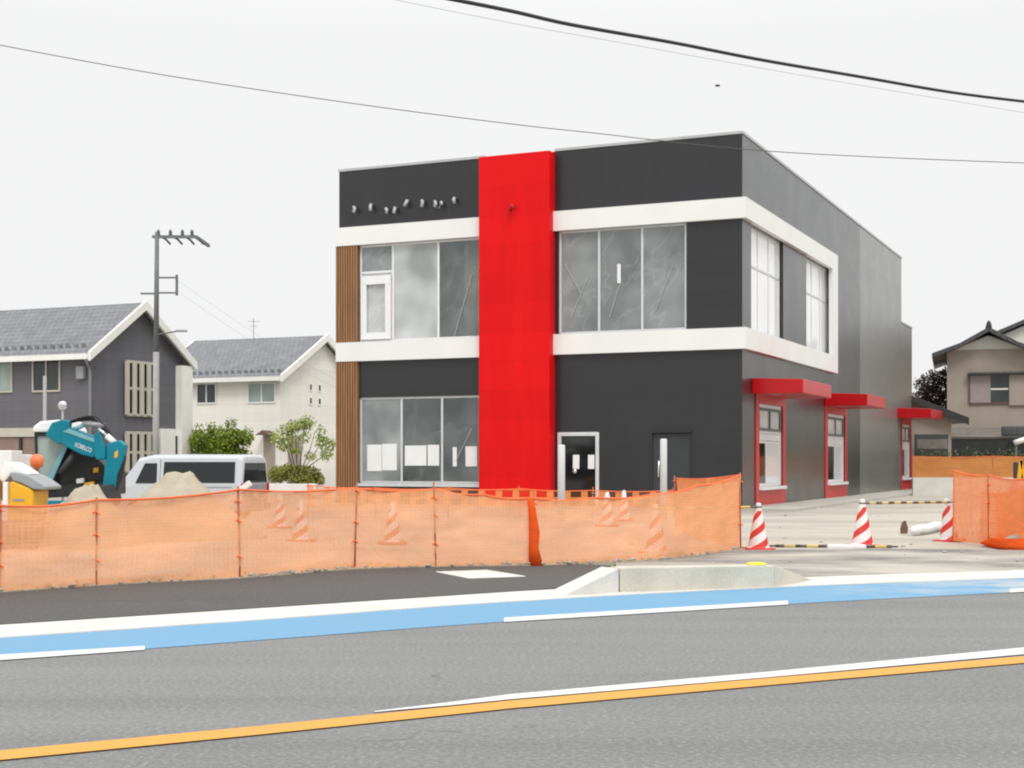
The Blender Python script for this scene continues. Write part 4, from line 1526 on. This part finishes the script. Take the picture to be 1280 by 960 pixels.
# ------------------------------------------------------------------ houses on the left
def gable_house(corner, length, depth, eave, ridge, wallm, roofm, name, label, ov=.45, barge=.28):
    h = thing(name, label, 'house', corner, BR)
    m = MB()
    hy = depth / 2
    m.prism([(0, -.5), (depth, -.5), (depth, eave - .02), (hy, ridge - .05), (0, eave - .02)], -length, 0, 'x')
    m.build('wall', wallm, h)
    slope = (ridge - eave) / hy
    r = MB()
    for s in (1, -1):
        yy = (lambda t: t) if s == 1 else (lambda t: depth - t)
        pr = [(yy(-ov), eave - ov * slope + .02), (yy(hy), ridge + .02), (yy(hy), ridge + .18), (yy(-ov), eave - ov * slope + .18)]
        r.prism(pr, -length - ov, ov - .12, 'x')
    rf_ = r.build('roof', roofm, h)
    for s in (1, -1):
        yy = (lambda t: t) if s == 1 else (lambda t: depth - t)
        pr = [(yy(-ov - .03), eave - ov * slope - barge + .15), (yy(hy), ridge - barge + .14), (yy(hy), ridge + .25), (yy(-ov - .03), eave - ov * slope + .25)]
        MB().prism(pr, ov - .118, ov, 'x').build('bargeboard', 'trim_white', h)
        MB().prism(pr, -length - ov - .1, -length - ov - .002, 'x').build('bargeboard', 'trim_white', h)
    g = MB()
    g.box(-length - ov, ov - .12, -ov - .14, -ov - .005, eave - ov * slope - .06, eave - ov * slope + .17)
    g.box(-length - ov, ov - .12, depth + ov + .005, depth + ov + .14, eave - ov * slope - .06, eave - ov * slope + .17)
    g.build('gutter', 'trim_white', h)
    sg = MB()
    n = int((length + ov) / .42)
    for k in range(n):
        x = -length - ov + .3 + k * .42
        y = -ov + .45
        z = eave - ov * slope + .18 + .45 * slope
        sg.prism([(y - .02, z - .03), (y + .05, z + .02), (y - .02, z + .16)], x, x + .2, 'x')
    sg.build('snow_guard', 'tiles_grey', rf_)
    return h


def hwin(h, x0, x1, z0, z1, frame, material, bars=1, side=None, d=.06):
    """window on the front (side None) or on the gable (side given): frame part with dark pane."""
    P = (lambda a, b, e0, e1, c, f: (a, b, -e1, -e0, c, f)) if side is None else (lambda a, b, e0, e1, c, f: (e0, e1, a, b, c, f))
    t = .07
    m = MB()
    m.box(*P(x0, x1, .002, d, z0, z0 + t)).box(*P(x0, x1, .002, d, z1 - t, z1))
    m.box(*P(x0, x0 + t, .002, d, z0 + t, z1 - t)).box(*P(x1 - t, x1, .002, d, z0 + t, z1 - t))
    for k in range(bars):
        c = x0 + (x1 - x0) * (k + 1) / (bars + 1)
        m.box(*P(c - t / 2, c + t / 2, .002, d, z0 + t, z1 - t))
    w = m.build('window', frame, h)
    MB().box(*P(x0 + t - .01, x1 - t + .01, .004, .022, z0 + t - .01, z1 - t + .01)).build('pane', material, w)
    return w


C1 = Vector((AT(112, 577, 60).x, 60, 0))
h1 = gable_house(C1, 7.4, 6.3, 6.0, 8.15, 'siding_slate', 'tiles_grey', 'slate_house', 'dark slate house with white bargeboards and beige lattice on its gable')


def hfx(C, px):
    q = px - 640
    return (q * C.y - F * C.x) / (F * BC + q * BS)


def hfz(C, px, py):
    return H - (py - HOR) * (C.y - hfx(C, px) * BS) / F


def hsy(C, px):
    q = px - 640
    return (q * C.y - F * C.x) / (F * BS - q * BC)


def hsz(C, px, py):
    return H - (py - HOR) * (C.y + hsy(C, px) * BC) / F


hwin(h1, hfx(C1, 41), hfx(C1, 76), hfz(C1, 58, 490), hfz(C1, 58, 449), 'trim_beige', 'window_dark', 1)
hwin(h1, hfx(C1, -18), hfx(C1, 16), hfz(C1, 0, 491), hfz(C1, 0, 450), 'trim_beige', 'window_pale', 1)
MB().box(-7.4, hfx(C1, 60), -.14, -.004, hfz(C1, 30, 546), hfz(C1, 30, 535)).build('beige_beam', 'trim_beige', h1)
MB().box(-7.4, hfx(C1, 60), -.06, -.003, -.5, hfz(C1, 30, 547)).build('brown_panelling', 'panel_brown', h1)
MB().box(hfx(C1, 26.5), hfx(C1, 29.5), -.14, -.062, -.5, hfz(C1, 30, 547)).build('panel_post', 'dark_trim', h1)
for z0, z1 in ((hsz(C1, 172, 519), hsz(C1, 172, 453)), (hsz(C1, 172, 590), hsz(C1, 172, 541))):
    y0, y1 = hsy(C1, 156), hsy(C1, 192)
    l = MB()
    zm = (z0 + z1) / 2
    for z in (z0, zm, z1):
        l.box(.03, .10, y0, y1, z - .06, z + .06)
    for k in range(5):
        yk = y0 + (y1 - y0) * k / 4
        l.box(.102, .16, yk - .13, yk + .13, z0, z1)
    lt = l.build('lattice', 'trim_beige', h1)
    MB().box(.003, .028, y0, y1, z0, z1).build('dark_opening', 'window_dark', h1)
MB().box(.002, .35, 5.75, 6.55, -.5, 5.75).build('white_pier', 'trim_white', h1)
MB().box(.002, .10, hsy(C1, 199), 5.748, -.5, hsz(C1, 210, 536)).build('white_panel', 'trim_white', h1)
MB().box(.102, .115, hsy(C1, 217), hsy(C1, 222), .3, hsz(C1, 219, 545)).build('slit_window', 'window_dark', h1)
MB().tube([(.10, -.45, 5.75), (.10, -.30, 5.55), (.08, -.06, 5.15), (.08, -.06, -.4)], .06, 8).build('downpipe', 'grey_plastic', h1, smooth=True)
MB().box(hfx(C1, 99), hfx(C1, 108), -.22, -.003, hfz(C1, 103, 474), hfz(C1, 103, 458)).build('meter_box', 'grey_plastic', h1, bevel=.03)

C2 = Vector((AT(350, 577, 76).x, 76, 0))
h2 = gable_house(C2, 8.0, 8.2, 5.95, 8.2, 'siding_cream', 'tiles_grey', 'cream_house', 'cream white house with grey tiled roof seen between the slate house and the shop')
hwin(h2, hfx(C2, 246), hfx(C2, 271), hfz(C2, 258, 505), hfz(C2, 258, 479), 'trim_white', 'window_dark', 1)
hwin(h2, hfx(C2, 310), hfx(C2, 345), hfz(C2, 327, 504), hfz(C2, 327, 478), 'trim_white', 'window_pale', 1)
for px, py in ((388, 484), (399, 485), (388, 501), (399, 502)):
    hwin(h2, hsy(C2, px - 2.2), hsy(C2, px + 2.2), hsz(C2, px, py + 5), hsz(C2, px, py - 5), 'trim_white', 'window_dark', 0, side=1, d=.04)
MB().box(hfx(C2, 330), hfx(C2, 344), -.05, -.003, -.3, hfz(C2, 337, 545)).build('front_door', 'stucco_tan', h2)
MB().prism([(hfx(C2, 328), hfz(C2, 337, 544)), (hfx(C2, 346), hfz(C2, 337, 544)), (hfx(C2, 337), hfz(C2, 337, 538))], -.7, -.003, 'y').build('door_hood', 'brown_wood', h2)
MB().box(.003, .05, hsy(C2, 360), hsy(C2, 376), -.3, hsz(C2, 368, 544)).build('side_door', 'stucco_tan', h2)
p = AT(317, 424, 79.5)
an = thing('tv_antenna', 'thin television antenna on the ridge of the cream house', 'antenna', p)
an.scale = (.6, .6, .85)
MB().tube([(0, 0, -.15), (0, 0, 1.35)], .03, 6).build('mast', 'pole_steel', an)
for z, w in ((1.15, .55), (.85, .4)):
    el = MB().tube([(-w, 0, z), (w, .1, z)], .012, 5)
    for k in range(5):
        x = -w + .1 + k * (2 * w - .2) / 4
        el.tube([(x, -.22, z), (x, .22, z)], .009, 4)
    el.build('aerial', 'pole_steel', an)

# ------------------------------------------------------------------ utility pole and small posts on the left
UY = 52.0
up_ = AT(194.5, 577, UY)
pole = thing('utility_pole', 'tall grey utility pole with crossarms in front of the slate house', 'utility pole', (up_.x, UY, -.4))
zt = AT(196, 290, UY).z + .4
zj = AT(196, 440, UY).z + .4
MB().tube([(0, 0, 0), (.02, 0, zj)], [.128, .108], 14).build('lower_shaft', 'pole_concrete', pole, smooth=True)
MB().tube([(.02, 0, zj), (.05, 0, zt)], [.10, .075], 12).build('upper_shaft', 'pole_steel', pole, smooth=True)


def upx(px, py):
    q = AT(px, py, UY)
    return q.x - up_.x, q.z + .4


x1, z1 = upx(244, 296)
MB().box(-.12, x1, -.05, .05, z1 - .05, z1 + .05).build('crossarm', 'pole_steel', pole)
MB().box(x1 - .02, x1 + .08, -.02, 2.2, z1 - .05, z1 + .05).build('crossarm', 'pole_steel', pole)
for px in (198, 213, 228, 240):
    x, z = upx(px, 294)
    MB().lathe([(.05, z), (.07, z + .03), (.05, z + .07), (.07, z + .1), (.05, z + .16), (.03, z + .2)], 10, (x, 0)).build('insulator', 'ceramic', pole)
    MB().tube([(x, 0, z + .02), (x + .16, .5, z - .08), (x + .24, .8, z - .2)], .04, 6).build('insulator', 'ceramic', pole)
xa, za = upx(221, 347)
xb_, zb_ = upx(221, 366)
MB().tube([(.03, 0, za), (xa, 0, za)], .035, 6).tube([(.03, 0, zb_), (xa, 0, zb_)], .035, 6).tube([(xa, 0, za + .1), (xa, 0, zb_ - .1)], .05, 6).build('bracket', 'pole_steel', pole)
xa, za = upx(232, 414)
sl = MB().tube([(.05, 0, za - .12), (xa - .3, 0, za)], .03, 6)
sl.build('lamp_arm', 'pole_steel', pole)
MB().box(xa - .35, xa + .05, -.08, .08, za - .03, za + .05).build('lamp_head', 'grey_plastic', pole, bevel=.02)
xa, za = upx(180, 367)
MB().box(xa - .12, .02, -.04, .04, za - .03, za + .03).build('side_bracket', 'pole_steel', pole)
for (px, py), (qx, qy, qd) in (((221, 350), (450, 487, 84)), ((221, 364), (450, 497, 84))):
    a, b = AT(px, py, UY), AT(qx, qy, qd)
    pts = []
    for t in range(13):
        q = a.lerp(b, t / 12)
        q.z -= math.sin(math.pi * t / 12) * .35
        pts.append(q - a)
    o = MB().tube(pts, .0035, 4).build('overhead_wire', 'wire_grey')
    o.location = a
    lab = {(213, 294): 'thin wire from the inner top insulator of the left utility pole', (240, 297): 'thin wire from the outer end of the top crossarm of the utility pole', (221, 350): 'upper thin wire leaving the square bracket of the utility pole', (221, 364): 'lower thin wire leaving the square bracket of the utility pole'}[(px, py)]
    tag(o, lab, 'wire', 'wires leaving the utility pole')

p = AT(56, 470, 45)
o = MB().tube([(0, 0, -.5), (0, 0, p.z)], .055, 10).build('thin_post', 'pole_concrete', smooth=True)
o.location = (p.x, 45, 0)
tag(o, 'thin pale grey post in front of the slate house window', 'post')
p = AT(78, 507, 46)
tm = thing('round_mirror', 'small round traffic mirror on a short pole above the excavator cab', 'mirror', (p.x, 46, -.4))
MB().tube([(0, .03, 0), (0, .03, p.z + .55)], .04, 8).build('pole', 'pole_concrete', tm, smooth=True)
mm = MB().lathe([(.02, .05), (.12, .04), (.15, .0), (.15, -.02)], 18).build('mirror', 'steel', tm, smooth=True)
mm.location = (0, 0, p.z + .4)
mm.rotation_euler = (R(90), 0, 0)


# ------------------------------------------------------------------ foliage
def foliage(root, centres, n, leaf, material, seed, name='crown', flat=.0):
    """small leaf faces spread through a set of uneven clumps."""
    rn = random.Random(seed)
    m = MB()
    wts = [c[3] * c[4] * c[5] for c in centres]
    for _ in range(n):
        cx, cy, cz, rx, ry, rz = rn.choices(centres, wts)[0]
        while True:
            d_ = Vector((rn.uniform(-1, 1), rn.uniform(-1, 1), rn.uniform(-1, 1)))
            if .2 < d_.length < 1:
                break
        d_ *= (rn.uniform(.55, 1.08) if rn.random() < .8 else rn.uniform(.2, 1.2)) / max(d_.length, .35) * d_.length ** .3
        p = Vector((cx + d_.x * rx, cy + d_.y * ry, cz + d_.z * rz))
        if p.z < .02:
            continue
        s = leaf * rn.uniform(.6, 1.4)
        nrm = (d_.normalized() * .7 + Vector((rn.uniform(-1, 1), rn.uniform(-1, 1), rn.uniform(-.4, 1.2)))).normalized()
        t = nrm.orthogonal().normalized()
        t = Matrix.Rotation(rn.uniform(0, 6.28), 3, nrm) @ t
        b_ = nrm.cross(t)
        m.quad(p - t * s, p - b_ * s * .45, p + t * s, p + b_ * s * .45)
    m.keep = True
    return m.build(name, material, root)


def limbs(root, paths, name='trunk', material='bark'):
    m = MB()
    for pts, r0, r1 in paths:
        n = len(pts)
        m.tube(pts, [r0 + (r1 - r0) * k / (n - 1) for k in range(n)], 8)
    return m.build(name, material, root, smooth=True)


def clumps(rn, n, rx, ry, z0, z1, s0, s1, dome=True):
    out = []
    for _ in range(n):
        th, rr = rn.uniform(0, 6.28), math.sqrt(rn.random())
        z = z0 + (z1 - z0) * rn.random()
        k = 1 - (.45 * max(0, (z - z0) / (z1 - z0) - .4) if dome else 0)
        s = rn.uniform(s0, s1)
        out.append((math.cos(th) * rr * rx * k, math.sin(th) * rr * ry * k, z, s, s, s * rn.uniform(.7, 1)))
    return out


rn = random.Random(11)
p = AT(274, 577, 66)
t = thing('hedge_tree', 'broad dense green tree in front of the cream house above the van', 'tree', (p.x, 66, -.1))
limbs(t, [([(0, 0, 0), (.05, 0, .9), (.1, .1, 1.9)], .12, .06), ([(.0, 0, .6), (-.6, 0, 1.4), (-.9, .1, 2.2)], .07, .03), ([(.0, 0, .7), (.6, 0, 1.4), (.9, .1, 2.1)], .07, .03)])
foliage(t, clumps(rn, 70, 1.22, .9, .5, 2.75, .36, .55, False) + [(.55, 0, 3.2, .28, .3, .45), (-.95, 0, 2.95, .36, .3, .35), (-.35, 0, 3.0, .3, .3, .35), (1.15, 0, 2.5, .4, .4, .4), (-1.2, 0, 1.6, .4, .4, .6), (1.2, 0, 1.4, .4, .4, .6)], 15000, .085, 'leaf_hedge', 5)
p = AT(372, 577, 66)
t = thing('young_tree', 'slender young tree with airy light green leaves beside the brown louvres', 'tree', (p.x, 66, -.1))
br = []
for k, (dx, dz) in enumerate(((-.75, 3.2), (-.45, 3.0), (-.1, 3.45), (.35, 3.4), (.8, 2.9), (1.15, 2.7), (1.45, 2.3))):
    br.append(([(0, 0, 0), (dx * .25, .05 * k - .1, 1.2), (dx * .7, .1 * k - .3, dz * .72), (dx, .12 * k - .4, dz)], .04, .008))
limbs(t, br)
foliage(t, [(-.85, -.2, 2.6, .42, .4, .36), (-.45, 0, 2.95, .48, .4, .34), (.0, .1, 3.15, .5, .4, .36), (.42, .1, 3.25, .42, .4, .38), (-.3, -.2, 2.45, .4, .4, .3), (1.0, .2, 2.8, .32, .3, .4), (1.15, 0, 2.4, .38, .35, .4), (1.5, 0, 2.3, .3, .3, .36), (1.3, 0, 1.8, .34, .3, .3), (.6, 0, 1.75, .3, .3, .22), (-.05, -.2, 2.0, .35, .3, .25), (.3, 0, 2.6, .3, .3, .3), (-.7, 0, 2.2, .3, .3, .25)], 1450, .085, 'leaf_light', 8)
p = AT(370, 577, 64.5)
t = thing('round_bush', 'low rounded olive green bush growing in the white planter wall', 'bush', (p.x, 64.3, .1))
limbs(t, [([(0, 0, 0), (.2, 0, .3), (.4, .1, .6)], .03, .01), ([(0, 0, 0), (-.3, 0, .3), (-.6, .1, .6)], .03, .01)], 'stem')
rn = random.Random(3)
foliage(t, [(-.75, 0, .72, .5, .42, .4), (-.3, .1, .85, .5, .42, .38), (.2, 0, .8, .5, .42, .38), (.65, 0, .72, .52, .42, .4), (1.0, .1, .5, .35, .3, .3), (.3, -.3, .5, .6, .3, .34)], 5200, .065, 'leaf_bush', 9)
a, b = AT(328, 577, 63.5), AT(396, 577, 63.5)
o = MB().box(0, b.x - a.x, 0, .9, 0, .42 + .13).build('planter_wall', 'trim_white', bevel=.02)
o.location = (a.x, 63.2, -.13)
tag(o, 'low white planter wall below the round bush at the left of the shop', 'planter')

# ------------------------------------------------------------------ houses and garden on the right
HY = 75.0


def hx(px, Y=HY):
    return (px - 640) / F * Y


def hz(py, Y=HY):
    return H - (py - HOR) / F * Y


xl_, xp, xr = hx(1186), hx(1235.5), hx(1285)
h3 = thing('tan_house', 'tan stucco house with dark tiled gable roof at the right edge', 'house', (xp, HY, 0), R(-17))
ze, zp = hz(437), hz(413)
MB().prism([(xl_ - xp, -.3), (xr - xp, -.3), (xr - xp, ze), (0, zp - .25), (xl_ - xp, ze)], 0, 9, 'y').build('wall', 'stucco_tan', h3)
MB().prism([(xl_ - xp + .35, ze + .02), (xr - xp - .35, ze + .02), (0, zp - .28)], -.05, -.003, 'y').build('white_gable', 'plaster_white', h3)
ov = .75
rm = MB()
for s in (1, -1):
    w = (xr - xl_) / 2 + ov
    zl_ = ze - (zp - ze) * ov / ((xr - xl_) / 2) - .02
    pts = [(0, zp - .1), (s * w * .5, (zp + zl_) / 2 - .18), (s * w, zl_ - .02), (s * w, zl_ + .2), (s * w * .5, (zp + zl_) / 2 + .02), (0, zp + .12)]
    rm.prism(pts, -.8, 9.5, 'y')
rm.prism([(-.16, zp + .1), (.16, zp + .1), (.10, zp + .34), (0, zp + .46), (-.10, zp + .34)], -.85, 9.5, 'y')
rf_ = rm.build('roof', 'tiles_dark', h3)
w0, w1 = hx(1212) - xp, hx(1300) - xp
MB().box(w0 - .05, w1, -.45, -.003, hz(468), hz(468) + .10).build('window_hood', 'tiles_dark', h3)
fr = MB()
fr.box(w0, w1, -.10, -.003, hz(505), hz(505) + .08).box(w0, w0 + .08, -.10, -.003, hz(505) + .08, hz(468) - .002)
wf = fr.build('window', 'brown_wood', h3)
MB().box(w0 + .08, hx(1238) - xp, -.085, -.004, hz(504), hz(469)).build('shutter', 'shutter_mauve', wf)
MB().box(hx(1238) - xp + .004, hx(1259) - xp, -.04, -.004, hz(504), hz(469)).build('pane', 'window_dark', wf)
MB().box(hx(1238) - xp + .01, hx(1259) - xp, -.06, -.041, hz(487.5), hz(485.5)).build('sash_bar', 'trim_white', wf)
MB().box(hx(1260) - xp, w1, -.14, -.004, hz(507), hz(469)).build('shutter', 'stucco_tan', wf)
MB().prism([(-1.3, hz(549)), (-.004, hz(538)), (-.004, hz(538) + .14), (-1.35, hz(549) + .10)], hx(1190) - xp, 8, 'x').build('pent_roof', 'pent_tiles', h3)
MB().box(hx(1192) - xp, hx(1290) - xp, -.02, -.003, -.2, hz(549)).build('dark_opening', 'window_dark', h3)
MB().box(hx(1266, 73) - xp, hx(1310, 73) - xp, -2.2, -1.6, hz(546), hz(534)).build('porch_roof', 'tiles_dark', h3, bevel=.1)

X4 = hx(1312, 80)
h4 = thing('white_gabled_house', 'white plastered gable with dark roof edge behind the tan house at the right edge', 'house', (X4, 80.5, 0), R(-19))
z4 = hz(381, 80)
ww_ = 4.6
sl4 = .42
MB().prism([(-ww_, -.3), (ww_, -.3), (ww_, z4 - ww_ * sl4 - .2), (0, z4 - .25), (-ww_, z4 - ww_ * sl4 - .2)], 4.2, 10, 'y').build('wall', 'plaster_white', h4)
rm = MB()
for s in (1, -1):
    w = ww_ + .5
    rm.prism([(0, z4 - .12), (s * w, z4 - w * sl4 - .12), (s * w, z4 - w * sl4 + .1), (0, z4 + .1)], 3.7, 10.4, 'y')
rm.build('roof', 'tiles_dark', h4)

h5 = thing('annex', 'small tan annex with sloping grey tiled roof just right of the shop', 'annex', (hx(1120, 72), 72, 0))
x5 = lambda px: hx(px, 72) - hx(1120, 72)
z5 = lambda py: hz(py, 72)
MB().prism([(-2, -.2), (x5(1189), -.2), (x5(1189), z5(517)), (x5(1143), z5(501)), (x5(1120), z5(491)), (-2, z5(505))], 0, 2.4, 'y').build('wall', 'stucco_tan', h5)
pts = [(x5(1118), z5(488)), (x5(1143), z5(498)), (x5(1206), z5(522)), (x5(1206), z5(529)), (x5(1143), z5(503)), (x5(1118), z5(494))]
MB().prism(pts, -.6, 2.9, 'y').build('roof', 'tiles_grey', h5)
MB().prism([(a_, b_ - .02) for a_, b_ in pts[:3]] + [(a_, b_ - .1) for a_, b_ in pts[3:]], -.68, -.602, 'y').build('bargeboard', 'dark_trim', h5)
MB().box(x5(1143), x5(1185), -.03, -.003, -.1, z5(543)).build('dark_opening', 'window_dark', h5)
MB().box(x5(1146), x5(1184), -.06, -.031, z5(561), z5(549)).build('shutter_door', 'pent_tiles', h5)

p = hx(1163, 82)
t = thing('dark_red_tree', 'dark purplish red tree between the shop and the tan house', 'tree', (p, 82, 0))
limbs(t, [([(0, 0, 0), (.1, 0, 2.5), (.1, 0, 4.5)], .16, .08), ([(.05, 0, 2.5), (.7, 0, 4), (1.1, 0, 5.3)], .08, .03), ([(.05, 0, 2.5), (-.5, 0, 4), (-.8, 0, 5)], .08, .03)])
rn = random.Random(21)
foliage(t, [(x_, y_, z_ + .55, a_, b_, c_) for x_, y_, z_, a_, b_, c_ in [(-.1, 0, 5.2, .8, .8, .7), (.7, .1, 5.6, .6, .7, .55), (.3, 0, 4.5, 1.0, .9, .8), (1.2, 0, 5.2, .6, .6, .8), (-.7, 0, 4.4, .5, .6, .5), (.15, 0, 5.9, .25, .3, .3), (1.0, 0, 6.1, .3, .3, .3), (.2, 0, 3.6, .9, .8, .7)]], 4800, .09, 'leaf_red', 33)

hd = thing('garden_hedge', 'low dark green hedge along the garden behind the orange net on the white wall', 'hedge', (hx(1156, 66), 66, 0))
limbs(hd, [([(k * .9, .4, 0), (k * .9 + .05, .4, .8), (k * .9, .35, 1.4)], .03, .01) for k in range(11)], 'stem')
foliage(hd, [(k * .5, .4, 1.0 + .03 * math.sin(k * 2.3), .45, .4, 1.0 + .05 * math.sin(k * 1.7)) for k in range(20)], 9000, .075, 'leaf_strip', 6, 'leaves')

rn = random.Random(41)
wd = []
for k in range(34):
    wd.append((rn.uniform(-16, 16), rn.uniform(-5, 5), rn.uniform(1.2, 4.6), rn.uniform(2, 3.2), rn.uniform(2, 3), rn.uniform(1.6, 3)))
unseen_belt = foliage(None, wd, 12000, .42, 'leaf_strip', 44, 'unseen_tree_belt')  # unseen tree mass, added to darken low reflections on the shop's side wall
unseen_belt.location = (66, 96, 0)
unseen_belt.rotation_euler = (0, 0, R(-40))
tag(unseen_belt, kind='stuff')

# things behind the right fence
q = AT(1274, 584, 27)
bx = thing('barricade', 'yellow and black barricade half hidden behind the right orange net', 'barricade', (q.x, 27, 0))
MB().prism([(-.14, .0), (-.08, .0), (.06, q.z + .12), (.0, q.z + .12)], -.03, .03).build('frame_leg', 'machine_yellow', bx)
MB().prism([(.30, .0), (.36, .0), (.06, q.z + .12), (.0, q.z + .12)], -.03, .03).build('frame_leg', 'machine_yellow', bx)
MB().box(-.02, .75, .04, .30, q.z - .22, q.z + .10).build('dark_panel', 'iron_dark', bx, bevel=.03)
q = AT(1277, 608, 26)
o = MB().blob((0, 0, 0), (.2, .15, .13), 2, .4).build('pink_bag', 'pink_cloth', smooth=True)
o.location = (q.x, q.y, q.z - .02)
st_ = MB().box(-.35, .6, -.25, .25, 0, q.z - .13).build('stacked_boards', 'brown_wood', bevel=.02)
st_.location = (q.x, q.y, 0)
tag(o, 'pink bundle lying on boards behind the right orange net', 'bag')
tag(st_, 'stack of brown boards behind the right orange net', 'boards')
o = MB().blob((0, 0, .1), (.28, .2, .13), 7, .4).build('grey_rock', 'stone', smooth=True)
o.location = G(1274, 684) + Vector((0, -.2, 0))
tag(o, 'grey brown rock weighing down the foot of the right orange net', 'rock')
cv = thing('white_canopy', 'white curved canopy edge before the dark porch at the right edge', 'canopy', (hx(1268, 70), 70, 0))
pts = []
for k in range(9):
    f = k / 8
    pts.append((f * 2.2, 0, hz(549, 70) - .18 + .25 * math.sin(f * math.pi)))
MB().tube(pts, .13, 8).build('canopy_edge', 'trim_white', cv, smooth=True)
for x in (.1, 2.1):
    MB().tube([(x, .05, 0), (x, .05, hz(549, 70) - .12)], .05, 8).build('leg', 'pole_steel', cv, smooth=True)


# ------------------------------------------------------------------ overhead cables and a bird
def cable(pix, y0, y1, r, e, label, name, material, lumps=()):
    n = len(pix)
    pts = []
    for k, (px, py) in enumerate(pix):
        pts.append(AT(px, py, y0 + (y1 - y0) * (px - pix[0][0]) / (pix[-1][0] - pix[0][0])))
    pts = ext(smooth_line(pts, 6), e, e)
    o = MB().tube([p - pts[0] for p in pts], r, 7).build(name, material, smooth=True)
    o.location = pts[0]
    tag(o, label, 'cable')
    return pts


main = cable([(555, -3), (640, 14), (715, 31), (840, 53), (950, 74.5), (1070, 95), (1190, 115.5), (1290, 128)], 13, 19, .019, 14, 'thick black overhead cable crossing the sky at the upper right', 'overhead_cable', 'wire_black', )
cable([(-10, 54.5), (200, 93), (450, 130.5), (640, 155), (740, 166), (930, 186.5), (1100, 196.5), (1290, 204)], 27, 30, .0085, 30, 'thin grey overhead wire crossing in front of the roof edge', 'overhead_wire', 'wire_grey')
cable([(470, -5), (640, 29), (780, 54), (900, 76), (1060, 104), (1245, 135)], 30, 40, .004, 20, 'very faint thin wire below the thick black cable', 'overhead_wire', 'wire_grey')
p = AT(897, 107, 60)
bd = thing('bird', 'tiny dark bird flying in the white sky above the roof', 'bird', p)
MB().blob((0, 0, 0), (.11, .05, .05), 1, .1).build('body', 'wire_black', bd, smooth=True)
for s in (1, -1):
    MB().prism([(-.05, 0), (.06, 0), (.0, .22), (-.06, .2)], -.006, .006, 'z').build('wing', 'wire_black', bd).rotation_euler = (R(25 * s), 0, 0 if s == 1 else R(180))
